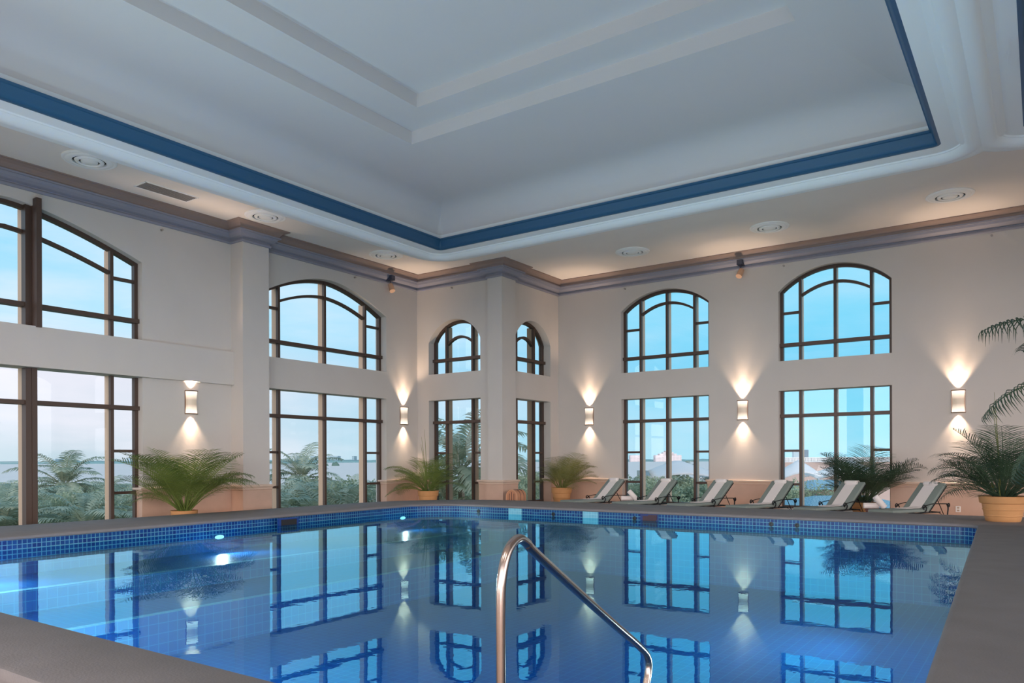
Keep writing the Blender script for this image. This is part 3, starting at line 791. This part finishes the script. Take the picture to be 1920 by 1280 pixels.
# side tables with rolled towels
def rolled(loc, rz, tilt, label, rad=.075, ln=.36):
    r = empty('rolled_towel', loc); r.rotation_euler = (0, tilt, rz)
    bm = BM(); tube(bm, [(x*ln/2, 0, 0) for x in (-1, -.97, -.6, 0, .6, .97, 1)], [rad*.8, rad*.97, rad, rad*1.01, rad, rad*.97, rad*.8], 20)
    obj('roll', bm, TOWEL, r, smooth=True, ang=50)
    bm = BM()
    sp_ = [(ln/2+.001, rad*(.78-.7*k/22)*math.cos(.75*k), rad*(.78-.7*k/22)*math.sin(.75*k)) for k in range(23)]
    tube(bm, sp_, .005, 5); obj('spiral_fold', bm, TOWEL, r)
    return tag(r, label, 'towel', 'rolled towels on the low tables')
def side_table(x, y, label):
    r = empty('side_table', (x, y, 0))
    bm = BM(); box(bm, -.27, .27, -.22, .22, .33, .37, bev=.01); obj('table_top', bm, WOODT, r)
    for sx_ in (-1, 1):
        for sy_ in (-1, 1):
            bm = BM(); box(bm, sx_*.23-.02, sx_*.23+.02, sy_*.18-.02, sy_*.18+.02, 0, .33); obj('leg', bm, WOODT, r)
    tag(r, label, 'table')
YW = .5719
side_table(-10.18, 20.95, 'low dark red side table between the first and second loungers')
rolled((-10.33, 20.93, .446), .5, 0, 'white towel roll lying flat on the table by the first lounger')
rolled((-10.12, 20.89, .55), .35, .85, 'white towel roll leaning on its neighbour by the first lounger')
side_table(-3.34, 20.78, 'low dark red side table between the fifth and sixth loungers')
rolled((-3.50, 20.75, .446), .4, 0, 'white towel roll lying flat on the table by the rightmost lounger')
rolled((-3.29, 20.69, .55), .3, .9, 'white towel roll leaning on its neighbour by the rightmost lounger')

# arched wooden bin by the column
bn = empty('wooden_bin', (-13.9, 19.92, 0))
def archpts(w, h, n=12): return [(-w, 0), (-w, h-w)]+[(-w*math.cos(PI*k/n), h-w+w*math.sin(PI*k/n)) for k in range(1, n)]+[(w, h-w), (w, 0)]
bm = BM(); A = archpts(.21, .67)
loft(bm, [[(x, y, z) for x, z in A] for y in (0, .52)], closed=True); bm.faces.new([bm.verts.new((x, .52, z)) for x, z in A]); bm.faces.new([bm.verts.new((x, .0, z)) for x, z in A])
bmesh.ops.remove_doubles(bm, verts=bm.verts, dist=1e-4); bmesh.ops.recalc_face_normals(bm, faces=bm.faces); obj('body', bm, WOOD, bn)
bm = BM(); tube(bm, [(x*.98, -.005, max(.02, z*.99)) for x, z in A], .018, 8); obj('front_rim', bm, mat('bin_rim', (214, 160, 126), .5), bn)
for k in (-1, 0, 1):
    for j in range(3):
        if j == 2 and k: continue
    bm = BM(); box(bm, k*.09-.006, k*.09+.006, -.012, 0, .04, .6-abs(k)*.05); obj('slat_line', bm, SKB, bn)
for y in (.2, .38):
    bm = BM(); tube(bm, [(x*1.01, y, max(.01, z*1.01)) for x, z in A], .007, 6); obj('band', bm, SKB, bn)
bm = BM(); tube(bm, [(.13, -.01, .34), (.13, -.04, .34), (.13, -.04, .28), (.13, -.01, .28)], .007, 6); obj('handle', bm, IRON, bn)
tag(bn, 'arch-topped wooden bin standing at the foot of the corner column', 'bin')

# ------------------------------------------------------------ palms
def frond_bm(L=1.1, n=26, lw=.30, arch=1.0, up0=1.25, seed=0, width=.0105, droop=.35, start=.28, res=1):
    "frond rising from the origin and arching towards +X"
    rnd = random.Random(seed); bm = BM(); pts = []; a = up0; p = Vector((0, 0, 0)); ns = 16
    for k in range(ns+1):
        pts.append(p.copy()); t = k/ns
        a = up0-arch*t**1.5*1.6
        p = p+Vector((math.cos(a), .03*math.sin(3*t+seed), math.sin(a)))*L/ns
    tube(bm, pts, [max(.0015, .011*L*(1-.85*k/ns)) for k in range(ns+1)], 5)
    for i in range(n):
        t = start+(1-start)*(i+.5)/n; x = t*ns; k = min(int(x), ns-1); q = pts[k].lerp(pts[k+1], x-k); d = (pts[k+1]-pts[k]).normalized()
        side = Vector((0, 1, 0)); nrm = side.cross(d)*-1
        ll = lw*L*(math.sin(PI*min(1, .12+.88*((t-start)/(1-start))))**.55)*(.85+.3*rnd.random())
        ll = max(ll, .1*L)
        for s in (-1, 1):
            fa = .75+.35*t
            dr = (d*math.cos(fa)+side*s*math.sin(fa)+nrm*(.25+.15*rnd.random())).normalized()
            w = d.cross(dr).cross(dr).normalized()*width*L*.5
            c = q; vs = []
            for j in range(4):
                tt = j/3; pt = c+dr*ll*tt+Vector((0, 0, -1))*droop*ll*tt*tt
                ww = w*(1.0 if j in (1,) else (.55 if j == 0 else (.8 if j == 2 else .08)))
                vs.append((bm.verts.new(pt+ww), bm.verts.new(pt-ww)))
            for j in range(3): bm.faces.new((vs[j][0], vs[j+1][0], vs[j+1][1], vs[j][1]))
    return bm
def fmesh(m, **k):
    bm = frond_bm(**k); me = bpy.data.meshes.new('frond'); bm.to_mesh(me); bm.free(); me.materials.append(m); return me
FR = {}
for key, m in (('a', LEAF), ('d', LEAFD), ('y', LEAFY)):
    FR[key] = [fmesh(m, L=1, n=25, lw=.40, seed=s, up0=1.35-.08*s, arch=[.45, .7, .9, .6, .3][s], droop=[.25, .4, .5, .3, .3][s]) for s in range(5)]
FR['t'] = [fmesh(LEAFD, L=1, n=34, seed=s, up0=1.3, arch=[.7, .8, .9, .8, .7][s], droop=.75, lw=.36, width=.011, start=.2) for s in range(5)]
def pot(r, prof_r, h, rim=True, sq=False):
    bm = BM(); R = prof_r
    prof = [(R*.66, 0), (R*.70, .02), (R*.74, h*.2), (R*.765, h*.22), (R*.765, h*.25), (R*.755, h*.27), (R*.80, h*.44), (R*.825, h*.46), (R*.825, h*.49), (R*.81, h*.51), (R*.85, h*.70), (R*.92, h*.72), (R*.94, h*.745), (R*.97, h*.98), (R, h), (R*.93, h), (R*.90, h*.90)]
    lathe(bm, prof, 40); o = obj('pot', bm, TERRA, r, smooth=True, ang=30)
    return o
def keep_clear(o, loc, lim):
    "bend and shorten a frond until it stays in front of the walls"
    for _ in range(14):
        Mw = Matrix.Translation(Vector(loc)+o.location) @ o.rotation_euler.to_matrix().to_4x4() @ Matrix.Diagonal((*o.scale, 1))
        bad = False
        for v in list(o.data.vertices)[::7]:
            q = Mw @ v.co
            if any(sg*(q[ax]-val) > 0 for ax, sg, val in lim): bad = True; break
        if not bad: return
        e = o.rotation_euler; o.rotation_euler = (e[0]*.8, e[1]*.80-.02, e[2]); k = o.scale[0]*.955; o.scale = (k, k, k)
def potted(name, loc, H, spread, key, nf, label, potR=.3, potH=.42, seed=1, extra=(), lim=(), vs=(0, 1, 2, 3, 4), spears=0):
    rnd = random.Random(seed); r = empty(name, loc)
    pot(r, potR, potH)
    bm = BM(); lathe(bm, [(potR*.9, potH*.9), (potR*.5, potH*.93), (.01, potH*.94)], 24); obj('soil', bm, SOIL, r)
    for i in range(nf):
        me = FR[key][rnd.choice(vs)]
        o = bpy.data.objects.new('frond', me); COL.objects.link(o); o.parent = r
        a = i*2.39996+rnd.uniform(-.45, .45); q = (i+.5)/nf
        o.location = (math.cos(a)*potR*.45*rnd.random(), math.sin(a)*potR*.45*rnd.random(), potH*.9)
        tilt = .03+.85*q*spread/H
        s = H*(1.12-.38*q)*rnd.uniform(.82, 1.1)
        o.rotation_euler = (rnd.uniform(-.25, .25), tilt, a); o.scale = (s, s, s); keep_clear(o, loc, lim)
    for k, (a, tilt, s, v) in enumerate(extra):
        o = bpy.data.objects.new('frond', FR[key][v]); COL.objects.link(o); o.parent = r
        o.location = (0, 0, potH*.9); o.rotation_euler = (0, tilt, a); o.scale = (s, s, s); keep_clear(o, loc, lim)
    for i in range(spears):
        bm = BM(); a = .6*i+3.3; d = Vector((math.cos(a), math.sin(a), 0)); p0 = Vector((0, 0, potH*.9)); ln = 2.1-.25*i
        tube(bm, [p0+d*.04, p0+d*(.08+.03*i)+Vector((0, 0, ln*.5)), p0+d*(.14+.08*i)+Vector((0, 0, ln))], [.012, .011, .003], 6); obj('spear_leaf', bm, STEM, r)
    ns = 8
    for i in range(ns):
        a = rnd.uniform(0, 6.28); bm = BM(); rr_ = potR*.4*rnd.random()
        p0 = Vector((math.cos(a)*rr_, math.sin(a)*rr_, potH*.88)); p1 = p0+Vector((math.cos(a)*.08, math.sin(a)*.08, .32))
        tube(bm, [p0, (p0+p1)/2, p1], [.013, .011, .008], 6); obj('stem', bm, STEM, r)
    return tag(r, label, 'potted palm', 'palms in terracotta pots')
potted('potted_palm', (-17.25, 10.68, 0), 1.95, 1.0, 'a', 44, 'bushy green potted palm under the leftmost sconce', .32, .42, 3, [(.9, .25, 1.6, 4), (-1.2, .35, 1.5, 1), (2.4, .2, 1.5, 0)], lim=((0, -1, -18.32),))
potted('potted_palm', (-16.75, 19.15, 0), 1.5, 1.25, 'a', 40, 'potted palm with one tall arching frond in the left inner corner', .36, .62, 5, [(3.85, .30, 1.95, 2), (3.9, .95, 1.5, 1)], spears=3, lim=((0, -1, -18.14), (1, 1, 20.05)))
potted('potted_palm', (-13.75, 22.75, 0), 1.5, 1.1, 'y', 34, 'olive potted palm right of the corner column beside the first lounger', .37, .66, 8, [(.4, .7, 1.3, 1)], lim=((0, -1, -14.42), (1, 1, 23.72)))
potted('potted_palm', (-3.95, 22.3, 0), 1.6, .6, 'd', 54, 'dark green potted palm in front of the second back window', .33, .45, 11, vs=(0, 3, 4, 4), extra=[(2.5, .05, 1.95, 4), (3.6, .2, 1.8, 0)], lim=((1, 1, 23.72),))
potted('potted_palm', (-.62, 17.85, .38), 1.45, 1.15, 'd', 60, 'dark feathery palm in the big ringed terracotta pot at right', .43, .50, 14, spears=2, extra=[(2.2, .1, 1.7, 4), (1.2, .15, 1.6, 4)])
# thin bare spear leaves of the corner palm
r = empty('tall_palm', (1.22, 13.3, .38)); pot(r, .5, .6)
bm = BM(); tube(bm, [(0, 0, .5), (.03, 0, 1.5), (-.02, .02, 2.6)], [.07, .06, .045], 12); obj('trunk', bm, TRUNK, r, smooth=True)
for i, (a, tl, s, z, v) in enumerate([(3.35, .55, 2.2, 2.5, 1), (3.1, .95, 2.15, 2.2, 2), (3.45, 1.25, 2.0, 1.8, 2), (2.5, .6, 2., 2.5, 1), (4.2, .6, 2., 2.5, 0), (.3, .6, 2., 2.5, 1), (1.3, .7, 2., 2.4, 2), (5.2, .7, 2., 2.4, 3), (.9, .2, 2., 2.5, 0)]):
    o = bpy.data.objects.new('frond', FR['t'][v]); COL.objects.link(o); o.parent = r; o.location = (0, 0, z); o.rotation_euler = (0, tl, a); o.scale = (s, s, s)
tag(r, 'tall palm reaching in from the right edge with long dark fronds', 'potted palm')

# ------------------------------------------------------------ outdoors
GZ = -9.5
GROUND = mat('garden_ground', (110, 128, 92), .95, noise=(.2, .2))
bm = BM(); quadf(bm, [(-170, -60, GZ), (60, -60, GZ), (60, 150, GZ), (-170, 150, GZ)]); struct(obj('garden_ground', bm, GROUND))
SEA = mat('sea_water', (224, 206, 196), .6, noise=(.006, .04), spec=.3)
bm = BM(); quadf(bm, [(-14000, -3000, GZ-.6), (9000, -3000, GZ-.6), (9000, 14000, GZ-.6), (-14000, 14000, GZ-.6)]); struct(obj('sea', bm, SEA))
# coconut palms
def ext_palm_mesh(seed):
    rnd = random.Random(seed); bm = BM()
    for i in range(17):
        a = i*2.4+rnd.uniform(-.2, .2); q = i/16
        fb = frond_bm(L=3.3*rnd.uniform(.85, 1.1), n=22, seed=seed*31+i, up0=1.35-1.25*q, arch=.75+.25*rnd.random(), droop=.55, width=.032, start=.15, lw=.3)
        R = Matrix.Rotation(a, 4, 'Z')
        for v in fb.verts: v.co = R @ v.co
        tmp = bpy.data.meshes.new('t'); fb.to_mesh(tmp); fb.free(); bm.from_mesh(tmp); bpy.data.meshes.remove(tmp)
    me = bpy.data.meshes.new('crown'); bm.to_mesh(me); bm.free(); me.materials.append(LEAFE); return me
PM = [ext_palm_mesh(s) for s in (1, 2, 3)]
bm = BM(); tube(bm, [(0, 0, -9), (.15, .05, -6), (.1, 0, -3), (0, 0, .1)], [.24, .2, .17, .15], 8)
TM = bpy.data.meshes.new('trunk'); bm.to_mesh(TM); bm.free(); TM.materials.append(TRUNK)
PLACED = []
def spaced(d0, f, gap, tries=40):
    for _ in range(tries):
        px, d = f(); c = at(px, d)
        if all((c-q).length > gap for q in PLACED): break
    PLACED.append(c); return px, d
def coconut(px, d, ztop, label, group, k, s=1.0):
    c = at(px, d, ztop-2.4*s)
    r = empty('coconut_palm', (c.x, c.y, GZ))
    o = bpy.data.objects.new('crown', PM[k % 3]); COL.objects.link(o); o.parent = r; o.location = (0, 0, c.z-GZ); o.scale = (s, s, s); o.rotation_euler = (0, 0, k*1.7)
    t_ = bpy.data.objects.new('trunk', TM); COL.objects.link(t_); t_.parent = r; t_.location = (0, 0, c.z-GZ); t_.scale = (1, 1, (c.z-GZ)/9)
    return tag(r, label, 'palm tree', group)
def ztop(y, d): return 1.62-(y-863.5)*d/1423.5
# individually recognisable ones
coconut(120, 48, ztop(884, 48)+1.5, 'tall hazy coconut palm rising above the grove in the leftmost window', None, 0)
coconut(565, 50, ztop(876, 50)+1.5, 'tall hazy coconut palm left of the centre bar of the second window', None, 1)
coconut(864, 36, ztop(806, 36)+1., 'large coconut palm close outside the small corner window', None, 2, 1.25)
coconut(838, 35, ztop(862, 35), 'pale coconut palm crowding the lower half of the small corner window', None, 1, .9)
coconut(1108, 60, ztop(868, 60), 'coconut palm standing clear of the tents beside the centre bar of the first back window', None, 0, .8) if False else None
coconut(1265, 75, ztop(864, 75), 'coconut palm rising behind the white tent in the first back window', None, 0, .9)
rnd = random.Random(5)
gl_ = 'hazy green coconut palm in the dense grove outside the left wall windows'
for i in range(54):
    px, d = spaced(0, lambda: (rnd.uniform(-40, 280) if i % 2 else rnd.uniform(495, 710), rnd.uniform(34, 80)), 4.2)
    coconut(px, d, ztop(rnd.uniform(893, 922), d), gl_, 'grove palms outside the left windows', i, rnd.uniform(.85, 1.2))
gb_ = 'hazy coconut palm in the garden beyond the back wall windows'
for i in range(12):
    px = [1185, 1205, 1235, 1300, 1322, 1335, 1345, 1180, 985, 1000, 905, 820][i]; d = rnd.uniform(45, 70)
    coconut(px, d, ztop(rnd.uniform(893, 905) if px > 1100 else rnd.uniform(875, 900), d), gb_, 'garden palms outside the back windows', i, rnd.uniform(.7, .9))
# broadleaf trees
def blob_mesh(seed, m):
    rnd = random.Random(seed); bm = BM()
    for i in range(14000):
        u = rnd.uniform(-.25, 1); a = rnd.uniform(0, 2*PI); rr_ = (1-u*u)**.5 if abs(u) < 1 else 0
        k = 1+.22*math.sin(3*a+seed)*math.cos(4*u+seed)+.12*math.sin(9*a+5*u); k *= rnd.uniform(.82, 1.03)
        p = Vector((rr_*math.cos(a), rr_*math.sin(a), u*.85))*k
        n_ = Vector((rnd.uniform(-1, 1), rnd.uniform(-1, 1), rnd.uniform(-.3, 1))).normalized(); x = n_.orthogonal().normalized()*.019; y = n_.cross(x)
        bm.faces.new([bm.verts.new(p+x+y*.3), bm.verts.new(p+y), bm.verts.new(p-x+y*.3), bm.verts.new(p-y)])
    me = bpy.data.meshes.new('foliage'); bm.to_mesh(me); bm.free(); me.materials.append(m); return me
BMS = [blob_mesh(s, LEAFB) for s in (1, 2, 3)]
def tree(px, d, zt, s, label, group, k):
    c = at(px, d); r = empty('broadleaf_tree', (c.x, c.y, GZ)); zc = zt-.85*s
    o = bpy.data.objects.new('foliage', BMS[k % 3]); COL.objects.link(o); o.parent = r; o.location = (0, 0, zc-GZ); o.scale = (s, s, s*1.0); o.rotation_euler = (0, 0, k)
    t_ = bpy.data.objects.new('trunk', TM); COL.objects.link(t_); t_.parent = r; t_.location = (0, 0, zc-GZ); t_.scale = (1, 1, max(.1, (zc-GZ)/9))
    return tag(r, label, 'tree', group)
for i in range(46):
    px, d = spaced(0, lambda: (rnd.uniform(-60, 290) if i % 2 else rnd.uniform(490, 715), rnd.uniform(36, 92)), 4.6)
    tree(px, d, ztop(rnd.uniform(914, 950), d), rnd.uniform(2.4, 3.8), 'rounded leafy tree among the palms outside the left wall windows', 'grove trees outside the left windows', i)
for i in range(30):
    px = [1180, 1200, 1215, 1240, 1262, 1290, 1310, 1330, 1350, 1370, 990, 975, 1005, 1015, 880, 830, 900, 1165, 1240, 1290, 1210, 1320, 960, 1030, 850, 920, 1500, 1530, 1555, 1485][i]; d = rnd.uniform(42, 66)
    y = rnd.uniform(906, 925) if px > 1170 else rnd.uniform(897, 912)
    if px > 1450: y = rnd.uniform(918, 935)
    if px < 950: y = rnd.uniform(900, 930)
    tree(px, d, ztop(y, d), rnd.uniform(2.6, 3.8), 'rounded leafy tree in the garden beyond the back wall windows', 'garden trees outside the back windows', i)

# tents, terrace and roofs beyond the back windows
TENT = mat('tent_canvas', (246, 246, 246), .7)
def tent(px, d, zb, zt, wpx, label, skew=.3):
    c = at(px, d); r = empty('tent_canopy', (c.x, c.y, zb), YAW); Wm = wpx/1423.5*d/2
    bm = BM(); n = 12; g_ = []
    for j in range(n+1):
        row = []
        for i in range(n+1):
            x = -1+2*i/n; y = -1+2*j/n; h = max(0, 1-math.hypot(x-skew, y)/1.7)**1.15
            edge = .18*(abs(x)**2+abs(y)**2)*.5
            row.append(bm.verts.new((x*Wm, y*Wm*.8, (zt-zb)*(h*1.15-edge+.12))))
        g_.append(row)
    for j in range(n):
        for i in range(n): bm.faces.new((g_[j][i], g_[j][i+1], g_[j+1][i+1], g_[j+1][i]))
    bmesh.ops.solidify(bm, geom=list(bm.faces), thickness=.03)
    obj('canvas', bm, TENT, r, smooth=True)
    for sx_ in (-1, 1):
        for sy_ in (-1, 1):
            bm = BM(); tube(bm, [(sx_*Wm*.95, sy_*Wm*.76, 0), (sx_*Wm*.95, sy_*Wm*.76, GZ-zb)], .06, 6); obj('pole', bm, TENT, r)
    return tag(r, label, 'tent', None)
tent(1288, 50, ztop(905, 50), ztop(872, 50), 150, 'large white tent roof seen through the first back window', -.25)
tent(1490, 62, ztop(903, 62), ztop(872, 62), 78, 'white peaked tent at the left edge of the second back window', .2)
tent(1570, 66, ztop(899, 66), ztop(872, 66), 110, 'white peaked tent right of centre in the second back window', .45)
PINK = mat('terrace_wall', (160, 142, 134), .85); WHT = mat('white_paint', (190, 194, 196), .7)
def far_box(name, px0, px1, d, y0, y1, m, label, cat, dep=20, group=None, parts=None):
    a = at((px0+px1)/2, d); wd = (px1-px0)/1423.5*d; r = empty(name, (a.x, a.y, GZ), YAW)
    zt = ztop(y1, d); bm = BM(); box(bm, -wd/2, wd/2, 0, dep, 0, zt-GZ); obj('walls', bm, m, r); 
    if parts: parts(r, wd, zt-GZ, dep)
    return tag(r, label, cat, group)
def balus(r, wd, h, dep):
    bm = BM(); box(bm, -wd/2, wd/2, -.1, .4, h+.85, h+1.0); box(bm, -wd/2, wd/2, -.15, .5, h-.05, h+.12)
    obj('railing', bm, WHT, r); bm = BM(); n = 90
    for k in range(n+1):
        x = -wd/2+wd*k/n; box(bm, x-.09, x+.09, 0, .25, h+.1, h+.9)
    obj('balusters', bm, WHT, r)
far_box('terrace_building', 1455, 1700, 160, 905, 869, PINK, 'long low terrace building with a white balustrade beyond the tents', 'building', 25, parts=balus)
far_box('garden_pavilion', 1214, 1232, 70, 905, 885, mat('pavilion', (150, 160, 158), .8), 'small grey pavilion left of the big white tent', 'building', 6)
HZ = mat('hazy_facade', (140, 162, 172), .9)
def facade(c):
    m = mat('facade', c, .9); t = m.node_tree; b = t.nodes['Principled BSDF']; tcn = t.nodes.new('ShaderNodeTexCoord'); mpn = t.nodes.new('ShaderNodeMapping')
    mpn.inputs[2].default_value = (PI/2, 0, 0)
    br = t.nodes.new('ShaderNodeTexBrick'); br.offset = 0; br.inputs['Scale'].default_value = .07; br.inputs['Brick Width'].default_value = 1.4; br.inputs['Row Height'].default_value = .5; br.inputs['Mortar Size'].default_value = .12
    br.inputs['Color1'].default_value = lin(tuple(int(v*.86) for v in c)); br.inputs['Color2'].default_value = lin(tuple(int(v*.9) for v in c)); br.inputs['Mortar'].default_value = lin(c)
    t.links.new(tcn.outputs['Object'], mpn.inputs[0]); t.links.new(mpn.outputs[0], br.inputs[0]); t.links.new(br.outputs[0], b.inputs['Base Color']); return m
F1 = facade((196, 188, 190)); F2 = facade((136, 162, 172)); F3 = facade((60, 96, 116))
def steps(hs):
    def f(r, wd, h, dep):
        for (u0, u1, dh) in hs:
            bm = BM(); box(bm, wd*u0, wd*u1, 1, dep-1, h-.5, h+dh); obj('upper_tower', bm, F1, r)
    return f
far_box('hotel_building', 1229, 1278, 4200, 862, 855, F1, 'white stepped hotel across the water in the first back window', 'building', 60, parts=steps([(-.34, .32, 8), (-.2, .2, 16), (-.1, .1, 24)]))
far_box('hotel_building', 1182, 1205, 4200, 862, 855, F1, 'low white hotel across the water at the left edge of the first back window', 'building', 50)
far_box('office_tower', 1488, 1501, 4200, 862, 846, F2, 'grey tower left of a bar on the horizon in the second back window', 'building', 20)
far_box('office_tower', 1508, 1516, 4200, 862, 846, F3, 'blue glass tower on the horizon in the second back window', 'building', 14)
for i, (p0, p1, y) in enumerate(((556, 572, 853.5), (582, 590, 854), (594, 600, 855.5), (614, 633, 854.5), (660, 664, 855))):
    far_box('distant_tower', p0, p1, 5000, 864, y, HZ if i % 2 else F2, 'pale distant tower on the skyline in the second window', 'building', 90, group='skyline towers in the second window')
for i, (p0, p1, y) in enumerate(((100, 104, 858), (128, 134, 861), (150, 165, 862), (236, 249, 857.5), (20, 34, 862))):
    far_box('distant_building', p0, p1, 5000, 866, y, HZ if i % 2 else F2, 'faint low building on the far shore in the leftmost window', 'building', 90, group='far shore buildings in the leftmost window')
# far shore land strips and islets
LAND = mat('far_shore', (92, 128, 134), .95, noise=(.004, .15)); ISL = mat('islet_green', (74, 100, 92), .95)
def shore(px0, px1, d, h, label, m=LAND, nm='far_shore'):
    n = 40; bm = BM(); rings = []
    rn = random.Random(int(px0)+3)
    for k in range(n+1):
        px = px0+(px1-px0)*k/n; a = at(px, d); b_ = at(px, d*1.06); e = .0 if k in (0, n) else rn.uniform(.65, 1)
        rings.append([(a.x, a.y, GZ-.7), (a.x, a.y, GZ+h*e*.8), ((a.x+b_.x)/2, (a.y+b_.y)/2, GZ+h*e), (b_.x, b_.y, GZ-.7)])
    loft(bm, rings, closed=True); bmesh.ops.recalc_face_normals(bm, faces=bm.faces)
    o = obj(nm, bm, m); o['kind'] = 'structure'; return o
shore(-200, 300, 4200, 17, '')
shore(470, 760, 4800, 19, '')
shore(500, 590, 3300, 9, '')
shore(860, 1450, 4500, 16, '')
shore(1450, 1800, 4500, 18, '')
for (px, d, w_, h, lb) in ((581, 1750, 15, 6, 'low dark green islet in the bay, left of the centre bar'), (613, 1750, 6, 5, 'tiny dark islet just right of the centre bar'), (629, 1750, 15, 9, 'rounded dark green islet right of the centre bar')):
    c = at(px, d); bm = BM(); bmesh.ops.create_uvsphere(bm, u_segments=24, v_segments=12, radius=1)
    Wm = w_/1423.5*d/2
    for v in bm.verts: v.co = Vector((v.co.x*Wm, v.co.y*Wm*.6, v.co.z*h*(1+.15*math.sin(7*v.co.x))))
    o = obj('islet', bm, ISL); o.location = (c.x, c.y, GZ-.6); o.rotation_euler = (0, 0, YAW); tag(o, lb, 'islet')
# blue and white tiled roof below the second back window
RT = mat('roof_tile_blue', (150, 196, 210), .5); t = RT.node_tree; b = t.nodes['Principled BSDF']
tcn = t.nodes.new('ShaderNodeTexCoord'); wv = t.nodes.new('ShaderNodeTexWave'); wv.inputs['Scale'].default_value = 2.6; wv.inputs['Distortion'].default_value = 6; wv.inputs['Detail Scale'].default_value = 2.2
rp = t.nodes.new('ShaderNodeValToRGB'); rp.color_ramp.elements[0].color = lin((112, 150, 166)); rp.color_ramp.elements[1].color = lin((168, 190, 196)); rp.color_ramp.elements[0].position = .4; rp.color_ramp.elements[1].position = .6
t.links.new(tcn.outputs['Object'], wv.inputs[0]); t.links.new(wv.outputs[0], rp.inputs[0]); t.links.new(rp.outputs[0], b.inputs['Base Color'])
def roof(px, d, wpx, y0, y1, label):
    c = at(px, d); Wm = wpx/1423.5*d/2; zb, zt = ztop(y0, d), ztop(y1, d); r = empty('tiled_roof_house', (c.x, c.y, GZ), YAW)
    bm = BM(); box(bm, -Wm*.9, Wm*.9, 0, 6, 0, zb-GZ); obj('walls', bm, PINK, r)
    bm = BM(); h0, h1 = zb-GZ, zt-GZ
    v = [bm.verts.new(p) for p in ((-Wm, -.6, h0), (Wm, -.6, h0), (Wm, 6.6, h0), (-Wm, 6.6, h0), (-Wm*.4, 3, h1), (Wm*.4, 3, h1))]
    for q in ((0, 1, 5, 4), (2, 3, 4, 5), (1, 2, 5), (3, 0, 4), (3, 2, 1, 0)): bm.faces.new([v[k] for k in q])
    obj('roof', bm, RT, r); return tag(r, label, 'house')
roof(1630, 34, 260, 965, 938, 'low house with a blue and white tiled roof below the second back window')
roof(1575, 56, 100, 920, 904, 'blue and white patterned roof just below the white tents')

print('objects', len(bpy.data.objects))
